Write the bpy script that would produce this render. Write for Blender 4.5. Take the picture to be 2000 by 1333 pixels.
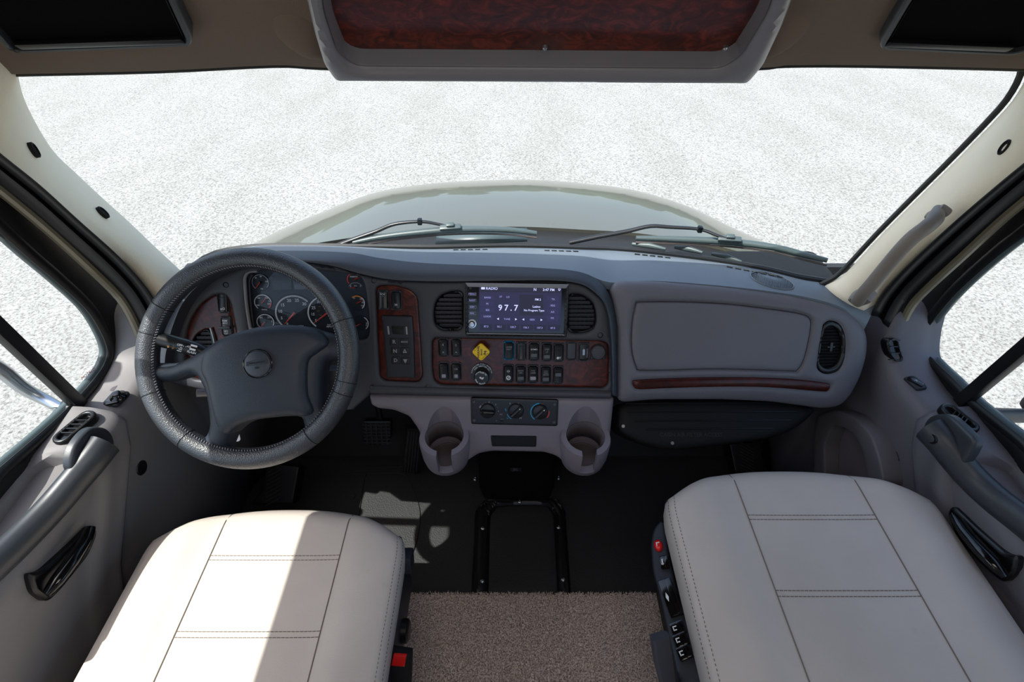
import bpy, bmesh, math, random
import numpy as np
from mathutils import Vector, Matrix
from mathutils.geometry import delaunay_2d_cdt
random.seed(7)
sc = bpy.context.scene
COL = sc.collection
for o in list(bpy.data.objects): bpy.data.objects.remove(o)

# ------------------------------------------------------------------ camera
PITCH, FPX, HCAM = math.radians(42.0), 1000.0, 1.48
CP, SP = math.cos(PITCH), math.sin(PITCH)
cam_d = bpy.data.cameras.new('camera'); cam = bpy.data.objects.new('camera', cam_d); COL.objects.link(cam)
cam_d.sensor_width = 36.0; cam_d.lens = 36.0*FPX/2000.0; cam_d.clip_start = .02; cam_d.clip_end = 400
cam.location = (0, 0, HCAM); cam.rotation_euler = (math.pi/2-PITCH, 0, 0)
sc.camera = cam
# ------------------------------------------------------------------ sky, sun, exposure
w = bpy.data.worlds.new('sky'); sc.world = w; w.use_nodes = True
nt = w.node_tree; nt.nodes.clear()
sky = nt.nodes.new('ShaderNodeTexSky'); sky.sky_type = 'NISHITA'; sky.sun_disc = False
sky.sun_elevation = math.radians(60); sky.sun_rotation = math.radians(-100); sky.air_density = 1.2; sky.dust_density = 2.5
bg = nt.nodes.new('ShaderNodeBackground'); bg.inputs[1].default_value = .30
wo = nt.nodes.new('ShaderNodeOutputWorld')
nt.links.new(sky.outputs[0], bg.inputs[0]); nt.links.new(bg.outputs[0], wo.inputs[0])
sun_d = bpy.data.lights.new('sun', 'SUN'); sun_d.energy = 6.5; sun_d.angle = math.radians(.55); sun_d.color = (1, .965, .91)
sun = bpy.data.objects.new('sun', sun_d); COL.objects.link(sun)
sun.rotation_euler = Vector((.57, .14, -1)).to_track_quat('-Z', 'Y').to_euler()
cl_d = bpy.data.lights.new('cabin_fill_light', 'AREA'); cl_d.shape = 'RECTANGLE'; cl_d.size = .7; cl_d.size_y = .4; cl_d.energy = 2.6; cl_d.color = (1, .92, .84)  # added unseen fill light without a fixture, lifts the seats and carpet
cl_o = bpy.data.objects.new('cabin_fill_light', cl_d); COL.objects.link(cl_o); cl_o.location = (.02, -.05, 1.575); cl_o.rotation_euler = (0, 0, 0)
sc.view_settings.view_transform = 'Standard'; sc.view_settings.look = 'None'
sc.view_settings.gamma = 1.0; sc.view_settings.use_curve_mapping = False
sc.view_settings.exposure = 0.25
sc.cycles.max_bounces = 8; sc.cycles.diffuse_bounces = 6; sc.cycles.transparent_max_bounces = 12
sc.cycles.sample_clamp_indirect = 4.0

# ------------------------------------------------------------------ helpers
def ray(u, v):
    a = (u-1000)/FPX; b = (666.5-v)/FPX
    return Vector((a, CP+b*SP, -SP+b*CP))
C0 = Vector((0, 0, HCAM))
def PT(u, v, t): return C0+ray(u, v)*t
def PZ(u, v, z): d = ray(u, v); return C0+d*((z-HCAM)/d.z)
def PX(u, v, x): d = ray(u, v); return C0+d*(x/d.x)
def PY(u, v, y): d = ray(u, v); return C0+d*(y/d.y)

class Frame:
    def __init__(s, o, X, Y):
        s.o = Vector(o); s.X = Vector(X).normalized(); s.Y = Vector(Y); s.Y = (s.Y-s.X*s.Y.dot(s.X)).normalized(); s.N = s.X.cross(s.Y)
    def px(s, u, v, h=0):
        d = ray(u, v); o = s.o+s.N*h
        t = (o-C0).dot(s.N)/d.dot(s.N); p = C0+d*t-o
        return (p.dot(s.X), p.dot(s.Y))
    def pp(s, pts, h=0): return [s.px(u, v, h) for u, v in pts]
    def pt(s, a, b, h=0): return s.o+s.X*a+s.Y*b+s.N*h
    def at(s, u, v, h=0): a, b = s.px(u, v, h); return s.pt(a, b, h)
    def shift(s, h): return Frame(s.o+s.N*h, s.X, s.Y)
    def centre(s, u, v, h=0): return Frame(s.at(u, v, h), s.X, s.Y)
    def rot(s, deg):
        r = math.radians(deg); return Frame(s.o, s.X*math.cos(r)+s.Y*math.sin(r), s.Y*math.cos(r)-s.X*math.sin(r))

def catmull(pts, n=6, closed=False):
    P = [np.array(p, float) for p in pts]; out = []; m = len(P)
    rng = range(m) if closed else range(m-1)
    for i in rng:
        if closed: p0, p1, p2, p3 = P[(i-1) % m], P[i], P[(i+1) % m], P[(i+2) % m]
        else: p0, p1, p2, p3 = P[max(i-1, 0)], P[i], P[i+1], P[min(i+2, m-1)]
        for k in range(n):
            t = k/n
            out.append(tuple(.5*((2*p1)+(-p0+p2)*t+(2*p0-5*p1+4*p2-p3)*t*t+(-p0+3*p1-3*p2+p3)*t**3)))
    if not closed: out.append(tuple(P[-1]))
    return out
def resample(pts, n):
    P = np.array([tuple(p) for p in pts], float); d = np.r_[0, np.cumsum(np.linalg.norm(np.diff(P, axis=0), axis=1))]
    s = np.linspace(0, d[-1], n)
    return np.stack([np.interp(s, d, P[:, k]) for k in range(P.shape[1])], 1)
def rrect(cx, cy, w, h, r, n=4):
    out = []
    for qx, qy, a0 in ((1, 1, 0), (-1, 1, 90), (-1, -1, 180), (1, -1, 270)):
        for k in range(n+1):
            a = math.radians(a0+90*k/n)
            out.append((cx+qx*(w/2-r)+r*math.cos(a), cy+qy*(h/2-r)+r*math.sin(a)))
    return out
def roundpoly(pts, r, n=4):
    out = []; m = len(pts)
    for i in range(m):
        p = np.array(pts[i], float); a = np.array(pts[i-1], float); b = np.array(pts[(i+1) % m], float)
        da, db = a-p, b-p; la, lb = np.linalg.norm(da), np.linalg.norm(db); rr = min(r, la*.45, lb*.45)
        A = p+da/la*rr; B = p+db/lb*rr
        for k in range(n+1):
            t = k/n; out.append(tuple((1-t)**2*A+2*t*(1-t)*p+t*t*B))
    return out
def ellipse(cx, cy, rx, ry, n=28): return [(cx+rx*math.cos(2*math.pi*k/n), cy+ry*math.sin(2*math.pi*k/n)) for k in range(n)]

def link(name, me, mat=None, parent=None, smooth=35):
    o = bpy.data.objects.new(name, me); COL.objects.link(o)
    if mat: me.materials.append(mat)
    if smooth is not None and len(me.polygons):
        me.polygons.foreach_set('use_smooth', [True]*len(me.polygons))
        try: me.set_sharp_from_angle(angle=math.radians(smooth))
        except Exception: pass
    if parent is not None:
        o.parent = parent; o.matrix_parent_inverse = WM(parent).inverted()
    return o
def WM(o):
    m = Matrix.Translation(o.location) @ o.rotation_euler.to_matrix().to_4x4()
    if o.parent is not None: m = WM(o.parent) @ o.matrix_parent_inverse @ m
    return m
def empty(name, loc, label, cat, group=None, kind=None):
    o = bpy.data.objects.new(name, None); COL.objects.link(o); o.location = loc; o.empty_display_size = .05
    o['label'] = label; o['category'] = cat
    if group: o['group'] = group
    if kind: o['kind'] = kind
    return o
def tag(o, label=None, cat=None, group=None, kind=None):
    if label: o['label'] = label
    if cat: o['category'] = cat
    if group: o['group'] = group
    if kind: o['kind'] = kind
    return o

class MB:
    """collects shapes into one mesh"""
    def __init__(s): s.v = []; s.f = []
    def add(s, vs, fs):
        k = len(s.v); s.v += [tuple(p) for p in vs]; s.f += [[i+k for i in f] for f in fs]; return s
    def box(s, c, size, fr=None, bev=.0):
        X, Y, Z = (fr.X, fr.Y, fr.N) if fr else (Vector((1, 0, 0)), Vector((0, 1, 0)), Vector((0, 0, 1)))
        c = Vector(c); bm = bmesh.new(); bmesh.ops.create_cube(bm, size=1)
        for v in bm.verts: v.co = Vector((v.co.x*size[0], v.co.y*size[1], v.co.z*size[2]))
        if bev > 0: bmesh.ops.bevel(bm, geom=bm.edges[:], offset=bev, segments=2, affect='EDGES', profile=.6)
        bm.verts.index_update()
        s.add([c+X*v.co.x+Y*v.co.y+Z*v.co.z for v in bm.verts], [[v.index for v in f.verts] for f in bm.faces]); bm.free(); return s
    def tube(s, pts, r, n=10, closed=False, caps=True, flat=1.0, up=None):
        P = [Vector(p) for p in pts]; m = len(P); R = list(r) if hasattr(r, '__len__') else [r]*m
        vs = []; prev = None
        for i in range(m):
            if closed: T = (P[(i+1) % m]-P[i-1]).normalized()
            else: T = (P[min(i+1, m-1)]-P[max(i-1, 0)]).normalized()
            if prev is None:
                prev = Vector(up) if up else (Vector((0, 0, 1)) if abs(T.z) < .9 else Vector((1, 0, 0)))
            if up: prev = Vector(up)
            U = (prev-T*prev.dot(T)).normalized(); V = T.cross(U); prev = U
            for k in range(n):
                a = 2*math.pi*k/n; vs.append(P[i]+U*(R[i]*flat*math.cos(a))+V*(R[i]*math.sin(a)))
        fs = []
        for i in range(m if closed else m-1):
            j = (i+1) % m
            for k in range(n): fs.append([i*n+k, i*n+(k+1) % n, j*n+(k+1) % n, j*n+k])
        if caps and not closed: fs.append(list(range(n))[::-1]); fs.append([(m-1)*n+k for k in range(n)])
        return s.add(vs, fs)
    def lathe(s, fr, prof, n=24, sx=1, sy=1):
        vs = []; fs = []
        for r, h in prof:
            for k in range(n):
                a = 2*math.pi*k/n; vs.append(fr.pt(r*sx*math.cos(a), r*sy*math.sin(a), h))
        for i in range(len(prof)-1):
            for k in range(n): fs.append([i*n+k, i*n+(k+1) % n, (i+1)*n+(k+1) % n, (i+1)*n+k])
        fs.append([(len(prof)-1)*n+k for k in range(n)])
        return s.add(vs, fs)
    def prism(s, fr, poly, h0, h1, bev=0):
        """outline poly in frame fr, from height h0 to h1, top edge bevelled"""
        n = len(poly); area = sum(poly[i][0]*poly[(i+1) % n][1]-poly[(i+1) % n][0]*poly[i][1] for i in range(n))
        if area < 0: poly = poly[::-1]
        vs = [fr.pt(a, b, h0) for a, b in poly]; fs = []
        rings = 1
        def inset(d):
            out = []
            for i in range(n):
                p = np.array(poly[i], float); q = np.array(poly[i-1], float); r = np.array(poly[(i+1) % n], float)
                e1 = p-q; e2 = r-p; l1 = np.linalg.norm(e1)+1e-12; l2 = np.linalg.norm(e2)+1e-12
                n1 = np.array((-e1[1], e1[0]))/l1; n2 = np.array((-e2[1], e2[0]))/l2; m = n1+n2; m /= (np.linalg.norm(m)+1e-9)
                out.append(tuple(p+m*d/max(.4, m.dot(n1))))
            return out
        if bev > 0:
            for k in range(4):
                a = math.pi/2*k/3; vs += [fr.pt(x, y, h1-bev+bev*math.sin(a)) for x, y in inset(bev*(1-math.cos(a)))]; rings += 1
        else: vs += [fr.pt(a, b, h1) for a, b in poly]; rings += 1
        for r in range(rings-1):
            for k in range(n): fs.append([r*n+k, r*n+(k+1) % n, (r+1)*n+(k+1) % n, (r+1)*n+k])
        fs.append([(rings-1)*n+k for k in range(n)]); fs.append([k for k in range(n)][::-1])
        return s.add(vs, fs)
    def loft(s, lines, closed=False, cap=False):
        m = len(lines[0]); vs = [p for L in lines for p in L]; fs = []
        for i in range(len(lines)-1):
            for k in range(m if closed else m-1):
                j = (k+1) % m; fs.append([i*m+k, i*m+j, (i+1)*m+j, (i+1)*m+k])
        if cap: fs.append(list(range(m))[::-1]); fs.append([(len(lines)-1)*m+k for k in range(m)])
        return s.add(vs, fs)
    def build(s, name, mat, parent=None, smooth=35, solid=0, off=-1, sub=0):
        me = bpy.data.meshes.new(name); me.from_pydata(s.v, [], s.f)
        bm = bmesh.new(); bm.from_mesh(me)
        bmesh.ops.recalc_face_normals(bm, faces=bm.faces)
        if any(len(f.verts) > 4 for f in bm.faces): bmesh.ops.triangulate(bm, faces=[f for f in bm.faces if len(f.verts) > 4])
        bm.to_mesh(me); bm.free()
        o = link(name, me, mat, parent, smooth)
        if solid: md = o.modifiers.new('thick', 'SOLIDIFY'); md.thickness = solid; md.offset = off
        if sub: md = o.modifiers.new('sub', 'SUBSURF'); md.levels = sub; md.render_levels = sub
        return o

def bvh_of(*objs):
    from mathutils.bvhtree import BVHTree
    vs = []; fs = []
    for o in objs:
        k = len(vs); W_ = WM(o); vs += [W_ @ v.co for v in o.data.vertices]; fs += [[i+k for i in p.vertices] for p in o.data.polygons]
    return BVHTree.FromPolygons(vs, fs)
def cast(bv, u, v, lift=0.0):
    d = ray(u, v).normalized(); r = bv.ray_cast(C0, d)
    if r[0] is None: return None, None
    n_ = r[1] if r[1].dot(d) < 0 else -r[1]
    return r[0]+n_*lift, n_
def inpoly(P, poly):
    x, y = P[:, 0], P[:, 1]; ins = np.zeros(len(P), bool); n = len(poly)
    for i in range(n):
        x1, y1 = poly[i]; x2, y2 = poly[(i+1) % n]
        c = ((y1 > y) != (y2 > y)); xi = (x2-x1)*(y-y1)/((y2-y1) if y2 != y1 else 1e-12)+x1
        ins ^= c & (x < xi)
    return ins
def distpoly(P, polys):
    d = np.full(len(P), 9.)
    for poly in polys:
        A = np.array(poly, float); B = np.roll(A, -1, 0)
        for a, b in zip(A, B):
            ab = b-a; L = ab.dot(ab)+1e-15; t = np.clip(((P-a)@ab)/L, 0, 1); d = np.minimum(d, np.linalg.norm(P-a-t[:, None]*ab, axis=1))
    return d
def relief(name, fr, poly, mat, parent=None, holes=(), prof=None, step=.012, back=.02, smooth=35, backface=False):
    """solid plate with outline poly (frame coords), holes, and front height prof(d, a, b)"""
    def rs(p):
        p = [tuple(q) for q in p]; out = []
        for i in range(len(p)):
            a = np.array(p[i]); b = np.array(p[(i+1) % len(p)]); m = max(1, int(np.linalg.norm(b-a)/step))
            out += [tuple(a+(b-a)*k/m) for k in range(m)]
        return out
    loops = [rs(poly)]+[rs(h) for h in holes]
    verts = []; edges = []
    for L in loops:
        k = len(verts); verts += L; edges += [(k+i, k+(i+1) % len(L)) for i in range(len(L))]
    A = np.array(loops[0]); lo = A.min(0); hi = A.max(0)
    gx, gy = np.meshgrid(np.arange(lo[0]+step/2, hi[0], step), np.arange(lo[1]+step/2, hi[1], step)); G = np.stack([gx.ravel(), gy.ravel()], 1)
    G = G[inpoly(G, loops[0])]
    for h in loops[1:]: G = G[~inpoly(G, h)]
    rings = [q for q in ((.0012, .003, .006) if prof else ()) if q < step*.9]
    if len(G): G = G[distpoly(G, loops) > max(step*.45, (rings[-1] if rings else 0)+step*.35)]
    for q in rings:
        R_ = []
        for L in loops:
            A_ = np.array(L); e = np.roll(A_, -1, 0)-np.roll(A_, 1, 0); e /= (np.linalg.norm(e, axis=1)[:, None]+1e-12); nn = np.stack([-e[:, 1], e[:, 0]], 1)
            R_ += [A_+nn*q, A_-nn*q]
        R_ = np.concatenate(R_); R_ = R_[inpoly(R_, loops[0])]
        for h in loops[1:]: R_ = R_[~inpoly(R_, h)]
        if len(R_): R_ = R_[distpoly(R_, loops) > q*.93]
        if len(R_): verts += [tuple(g) for g in R_]
    if len(verts)+len(G) < 2: return None
    # extra rings close to the edge give a crisp rounding
    verts += [tuple(g) for g in G]
    res = delaunay_2d_cdt([Vector(v) for v in verts], edges, [], 0, 1e-7)
    V = np.array([tuple(v) for v in res[0]]); F = [list(f) for f in res[2]]
    cen = np.array([V[f].mean(0) for f in F]); ok = inpoly(cen, loops[0])
    for h in loops[1:]: ok &= ~inpoly(cen, h)
    F = [f for f, k in zip(F, ok) if k]
    d = distpoly(V, loops); d[d < 1e-6] = 0
    H = prof(d, V[:, 0], V[:, 1]) if prof else np.zeros(len(V))
    H = np.broadcast_to(H, d.shape)
    vs = [fr.pt(V[i][0], V[i][1], H[i]) for i in range(len(V))]
    cnt = {}
    for f in F:
        for i in range(3):
            e = (f[i], f[(i+1) % 3]); key = (min(e), max(e)); cnt.setdefault(key, []).append(e)
    n = len(vs); vs += [fr.pt(V[i][0], V[i][1], -back) for i in range(len(V))]
    faces = list(F)
    for k, es in cnt.items():
        if len(es) == 1: a, b = es[0]; faces.append([b, a, a+n, b+n])
    if backface: faces += [[i+n for i in f[::-1]] for f in F]
    me = bpy.data.meshes.new(name); me.from_pydata([tuple(v) for v in vs], [], faces)
    bm = bmesh.new(); bm.from_mesh(me); bmesh.ops.delete(bm, geom=[v for v in bm.verts if not v.link_faces], context='VERTS')
    bm.to_mesh(me); bm.free()
    return link(name, me, mat, parent, smooth)
def rnd(H, r):
    return lambda d, a, b: H*np.sqrt(np.clip(1-(1-np.clip(d/r, 0, 1))**2, 0, 1))

_font = {}
def text(name, s, fr, size, mat, parent, h=.0004, align='CENTER', bold=0.0, ext=.0001, space=1.0, sx=1.0):
    cu = bpy.data.curves.new(name, 'FONT'); cu.body = s; cu.size = size; cu.align_x = align; cu.align_y = 'CENTER'
    cu.extrude = ext; cu.offset = bold*size; cu.resolution_u = 2; cu.space_character = space
    o = bpy.data.objects.new('tmp', cu); COL.objects.link(o)
    dg = bpy.context.evaluated_depsgraph_get(); me = bpy.data.meshes.new_from_object(o.evaluated_get(dg)); me = me.copy()
    bpy.data.objects.remove(o); me.name = name
    for v in me.vertices: v.co = fr.pt(v.co.x*sx, v.co.y, h+v.co.z)
    me.materials.clear()
    return link(name, me, mat, parent, None)
def texts(name, items, mat, parent, **kw):
    """several strings joined in one print mesh: items = [(string, frame, size)]"""
    mb = MB()
    for it in items:
        s, fr, size = it[:3]; o = text('tmp', s, fr, size, None, None, **{**kw, **(it[3] if len(it) > 3 else {})})
        me = o.data; mb.add([v.co.copy() for v in me.vertices], [list(p.vertices) for p in me.polygons]); bpy.data.objects.remove(o)
    me = bpy.data.meshes.new(name); me.from_pydata(mb.v, [], mb.f)
    return link(name, me, mat, parent, None)
def arctext(s, fr, r, size, a0, a1, flip=False):
    out = []
    n = len(s)
    for i, c in enumerate(s):
        if c == ' ': continue
        a = math.radians(a0+(a1-a0)*i/max(1, n-1))
        p = fr.pt(r*math.cos(a), r*math.sin(a)); rot = math.degrees(a)-90 if not flip else math.degrees(a)+90
        out.append((c, Frame(p, fr.X, fr.Y).rot(rot), size))
    return out

# ------------------------------------------------------------------ materials
def lin(c): return tuple(((x/255)/12.92 if x <= 10 else ((x/255+.055)/1.055)**2.4) for x in c)
def nodes(m):
    m.use_nodes = True; n = m.node_tree; b = n.nodes['Principled BSDF']; return n, b
def plastic(name, rgb, rough=.55, spec=.5, bump=0.15, scale=900, var=.06, coat=0, metal=0, dist=.0006):
    m = bpy.data.materials.new(name); n, b = nodes(m); c = lin(rgb)
    b.inputs['Roughness'].default_value = rough; b.inputs['Specular IOR Level'].default_value = spec; b.inputs['Metallic'].default_value = metal
    b.inputs['Coat Weight'].default_value = coat
    tc = n.nodes.new('ShaderNodeTexCoord')
    if var:
        no = n.nodes.new('ShaderNodeTexNoise'); no.inputs['Scale'].default_value = 9; no.inputs['Detail'].default_value = 5
        cr = n.nodes.new('ShaderNodeMixRGB'); cr.inputs[1].default_value = tuple(x*(1-var) for x in c)+(1,); cr.inputs[2].default_value = tuple(min(1, x*(1+var)) for x in c)+(1,)
        n.links.new(tc.outputs['Object'], no.inputs['Vector']); n.links.new(no.outputs[0], cr.inputs[0]); n.links.new(cr.outputs[0], b.inputs['Base Color'])
    else: b.inputs['Base Color'].default_value = c+(1,)
    if bump:
        nb = n.nodes.new('ShaderNodeTexVoronoi'); nb.inputs['Scale'].default_value = scale
        bp = n.nodes.new('ShaderNodeBump'); bp.inputs['Strength'].default_value = bump; bp.inputs['Distance'].default_value = dist
        n.links.new(tc.outputs['Object'], nb.inputs['Vector']); n.links.new(nb.outputs[0], bp.inputs['Height']); n.links.new(bp.outputs[0], b.inputs['Normal'])
    return m
def emit(name, rgb, s=1):
    m = bpy.data.materials.new(name); n, b = nodes(m); c = lin(rgb)
    b.inputs['Base Color'].default_value = (0, 0, 0, 1); b.inputs['Emission Color'].default_value = c+(1,); b.inputs['Emission Strength'].default_value = s
    b.inputs['Roughness'].default_value = .4
    return m
M = {}
M['grab'] = plastic('grab_handle_taupe', (128, 120, 114), .5, bump=.1)
M['void'] = plastic('unlit_black', (4, 4, 4), .9, .08, bump=0, var=0)
M['cover'] = plastic('under_cover_black', (9, 9, 10), .6, .3, bump=.1)
M['bezel'] = plastic('charcoal_plastic', (60, 60, 66), .5, bump=.12)
M['pad'] = plastic('dash_pad_vinyl', (106, 115, 125), .5, .6, bump=.25)
M['brow'] = plastic('dash_brow_vinyl', (50, 56, 66), .5, .6, bump=.25)
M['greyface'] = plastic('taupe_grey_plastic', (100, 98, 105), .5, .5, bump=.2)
M['console'] = plastic('console_grey_plastic', (119, 111, 118), .42, .5, bump=.15)
M['cup'] = plastic('cup_holder_brown_grey', (84, 74, 74), .6, bump=.15)
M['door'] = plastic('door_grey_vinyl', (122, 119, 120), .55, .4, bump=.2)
M['handle'] = plastic('door_pull_grey', (54, 58, 64), .4, .5, bump=.15)
M['pillar'] = plastic('pillar_fabric_grey', (246, 233, 208), .7, .3, bump=.3, scale=500)
M['headliner'] = plastic('headliner_fabric', (122, 108, 97), .9, .1, bump=.5, scale=700)
M['black'] = plastic('black_plastic', (19, 19, 22), .35, .5, bump=.08)
M['mblack'] = plastic('matt_black_plastic', (15, 15, 17), .65, .35, bump=.2)
M['rubber'] = plastic('rubber_seal', (14, 15, 17), .45, .5, bump=.05)
M['gloss'] = plastic('gloss_black', (8, 8, 10), .12, .5, bump=0, var=0)
M['leather_w'] = plastic('wheel_leather', (37, 41, 49), .44, 1.0, bump=.5, scale=420, dist=.001)
M['hub'] = plastic('wheel_hub_vinyl', (41, 48, 59), .48, .5, bump=.35, scale=700)
M['white'] = plastic('white_print', (225, 225, 228), .5, bump=0, var=0)
M['lgrey'] = plastic('light_grey_print', (150, 150, 156), .5, bump=0, var=0)
M['dgrey'] = plastic('dim_grey_print', (88, 88, 95), .5, bump=0, var=0)
M['vdgrey'] = plastic('faint_grey_print', (34, 34, 38), .5, bump=0, var=0)
M['redp'] = plastic('red_needle', (225, 60, 40), .4, bump=0, var=0)
M['orange'] = plastic('amber_print', (230, 140, 30), .5, bump=0, var=0)
M['amberdim'] = plastic('dim_amber_print', (110, 76, 30), .5, bump=0, var=0)
M['yellow'] = plastic('yellow_knob', (245, 200, 20), .35, bump=0, var=.02)
M['blackprint'] = plastic('black_print', (20, 18, 10), .5, bump=0, var=0)
M['blue'] = plastic('blue_print', (40, 165, 215), .45, bump=0, var=0)
M['tealring'] = plastic('teal_switch_frame', (10, 105, 145), .4, bump=0, var=0)
M['red'] = plastic('red_plastic', (215, 25, 20), .25, .6, bump=0, var=0)
M['chrome'] = plastic('chrome', (180, 184, 190), .28, bump=0, var=0, metal=1)
M['steel'] = plastic('bolt_steel', (160, 162, 165), .35, bump=0, var=0, metal=1)
M['lcd'] = plastic('lcd_dark', (22, 26, 22), .25, bump=0, var=0)
M['lcdred'] = plastic('lcd_red_dark', (34, 16, 18), .25, bump=0, var=0)
M['dial'] = plastic('dial_face', (22, 28, 36), .5, .4, bump=0, var=0)
M['pane_dial'] = plastic('cluster_backplate', (36, 44, 54), .5, .4, bump=.05)
M['olive'] = plastic('beige_body_paint', (122, 116, 98), .3, bump=0, var=.02, coat=.4)
M['wiper'] = plastic('wiper_grey', (70, 82, 84), .4, .5, bump=.05)
M['cowl'] = plastic('cowl_black', (30, 30, 31), .6, .4, bump=.4, scale=400)
M['base'] = plastic('seat_base_black', (20, 21, 24), .55, bump=.2)
M['panel'] = plastic('seat_panel_slate', (32, 35, 44), .5, bump=.15)
M['floor'] = plastic('black_vinyl_floor', (42, 42, 43), .55, .4, bump=.35, scale=260, var=.2, dist=.0015)
M['silver'] = plastic('console_frame_grey', (128, 126, 132), .38, .5, bump=.05)
M['sillprint'] = plastic('sill_sticker', (74, 66, 74), .5, bump=0, var=0)
M['motr'] = plastic('red_etching', (190, 70, 66), .5, bump=0, var=0)
M['screen'] = emit('radio_screen', (44, 42, 90), .5)
M['screend'] = emit('radio_screen_dark', (32, 32, 66), .5)
M['screenl'] = emit('radio_screen_panel', (50, 49, 100), .5)
M['glow'] = emit('screen_text', (200, 205, 255), 1.0)
M['glowd'] = emit('screen_text_dim', (140, 142, 205), .9)

def leather():
    m = bpy.data.materials.new('seat_leather'); n, b = nodes(m)
    tc = n.nodes.new('ShaderNodeTexCoord'); no = n.nodes.new('ShaderNodeTexNoise'); no.inputs['Scale'].default_value = 5; no.inputs['Detail'].default_value = 6
    r = n.nodes.new('ShaderNodeValToRGB'); r.color_ramp.elements[0].position = .3; r.color_ramp.elements[0].color = lin((182, 172, 164))+(1,)
    r.color_ramp.elements[1].position = .7; r.color_ramp.elements[1].color = lin((198, 187, 178))+(1,)
    n.links.new(tc.outputs['Object'], no.inputs['Vector']); n.links.new(no.outputs[0], r.inputs[0])
    n2 = n.nodes.new('ShaderNodeTexNoise'); n2.inputs['Scale'].default_value = 14; n2.inputs['Detail'].default_value = 3
    r2 = n.nodes.new('ShaderNodeValToRGB'); r2.color_ramp.elements[0].position = .70; r2.color_ramp.elements[0].color = (1, 1, 1, 1); r2.color_ramp.elements[1].position = .82; r2.color_ramp.elements[1].color = (.78, .78, .74, 1)
    mx = n.nodes.new('ShaderNodeMixRGB'); mx.blend_type = 'MULTIPLY'; mx.inputs[0].default_value = 1
    n.links.new(tc.outputs['Object'], n2.inputs['Vector']); n.links.new(n2.outputs[0], r2.inputs[0]); n.links.new(r.outputs[0], mx.inputs[1]); n.links.new(r2.outputs[0], mx.inputs[2])
    n.links.new(mx.outputs[0], b.inputs['Base Color']); b.inputs['Roughness'].default_value = .48; b.inputs['Specular IOR Level'].default_value = .35
    v = n.nodes.new('ShaderNodeTexVoronoi'); v.inputs['Scale'].default_value = 600; bp = n.nodes.new('ShaderNodeBump'); bp.inputs['Strength'].default_value = .15; bp.inputs['Distance'].default_value = .0006
    n.links.new(tc.outputs['Object'], v.inputs['Vector']); n.links.new(v.outputs[0], bp.inputs['Height']); n.links.new(bp.outputs[0], b.inputs['Normal'])
    return m
M['leather'] = leather()
M['thread'] = plastic('seam_thread', (112, 102, 95), .8, bump=0, var=0)
def burl(name, c0, c1, c2, rough=.18):
    m = bpy.data.materials.new(name); n, b = nodes(m)
    tc = n.nodes.new('ShaderNodeTexCoord')
    a = n.nodes.new('ShaderNodeTexNoise'); a.inputs['Scale'].default_value = 26; a.inputs['Detail'].default_value = 8; a.inputs['Distortion'].default_value = 2.6; a.inputs['Roughness'].default_value = .62
    r = n.nodes.new('ShaderNodeValToRGB'); e = r.color_ramp.elements; e[0].position = .30; e[0].color = lin(c0)+(1,); e[1].position = .68; e[1].color = lin(c2)+(1,)
    k = e.new(.5); k.color = lin(c1)+(1,)
    n.links.new(tc.outputs['Object'], a.inputs['Vector']); n.links.new(a.outputs[0], r.inputs[0]); n.links.new(r.outputs[0], b.inputs['Base Color'])
    b.inputs['Roughness'].default_value = rough; b.inputs['Coat Weight'].default_value = .12; b.inputs['Coat Roughness'].default_value = .15; b.inputs['Specular IOR Level'].default_value = .3
    return m
M['wood'] = burl('burl_wood_dark', (38, 14, 10), (74, 26, 16), (104, 40, 24), .3)
M['woodo'] = burl('burl_wood_overhead', (40, 12, 8), (84, 28, 16), (126, 46, 27), .35)
M['woods'] = burl('burl_wood_strip', (34, 10, 8), (58, 18, 12), (76, 24, 16), .3)
def glass(name, tint=(.93, .97, .95), refl=.06):
    m = bpy.data.materials.new(name); m.use_nodes = True; n = m.node_tree; n.nodes.clear()
    t = n.nodes.new('ShaderNodeBsdfTransparent'); t.inputs[0].default_value = tint+(1,); g = n.nodes.new('ShaderNodeBsdfGlossy'); g.inputs['Roughness'].default_value = .01
    lw = n.nodes.new('ShaderNodeLayerWeight'); lw.inputs[0].default_value = .5; pw = n.nodes.new('ShaderNodeMath'); pw.operation = 'POWER'; pw.inputs[1].default_value = 4; n.links.new(lw.outputs['Facing'], pw.inputs[0]); f = n.nodes.new('ShaderNodeMath'); f.operation = 'MULTIPLY_ADD'; f.inputs[1].default_value = .35; f.inputs[2].default_value = .02; n.links.new(pw.outputs[0], f.inputs[0]); x = n.nodes.new('ShaderNodeMixShader'); o = n.nodes.new('ShaderNodeOutputMaterial')
    n.links.new(f.outputs[0], x.inputs[0]); n.links.new(t.outputs[0], x.inputs[1]); n.links.new(g.outputs[0], x.inputs[2]); n.links.new(x.outputs[0], o.inputs[0])
    return m
M['glass'] = glass('window_glass'); M['lens'] = glass('gauge_lens', (.95, .97, 1))
def hoodmat():
    m = bpy.data.materials.new('hood_paint'); n, b = nodes(m)
    b.inputs['Base Color'].default_value = lin((98, 97, 86))+(1,); b.inputs['Metallic'].default_value = .25; b.inputs['Roughness'].default_value = .32
    b.inputs['Coat Weight'].default_value = .7; b.inputs['Coat Roughness'].default_value = .03
    return m
M['hood'] = hoodmat()
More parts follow.
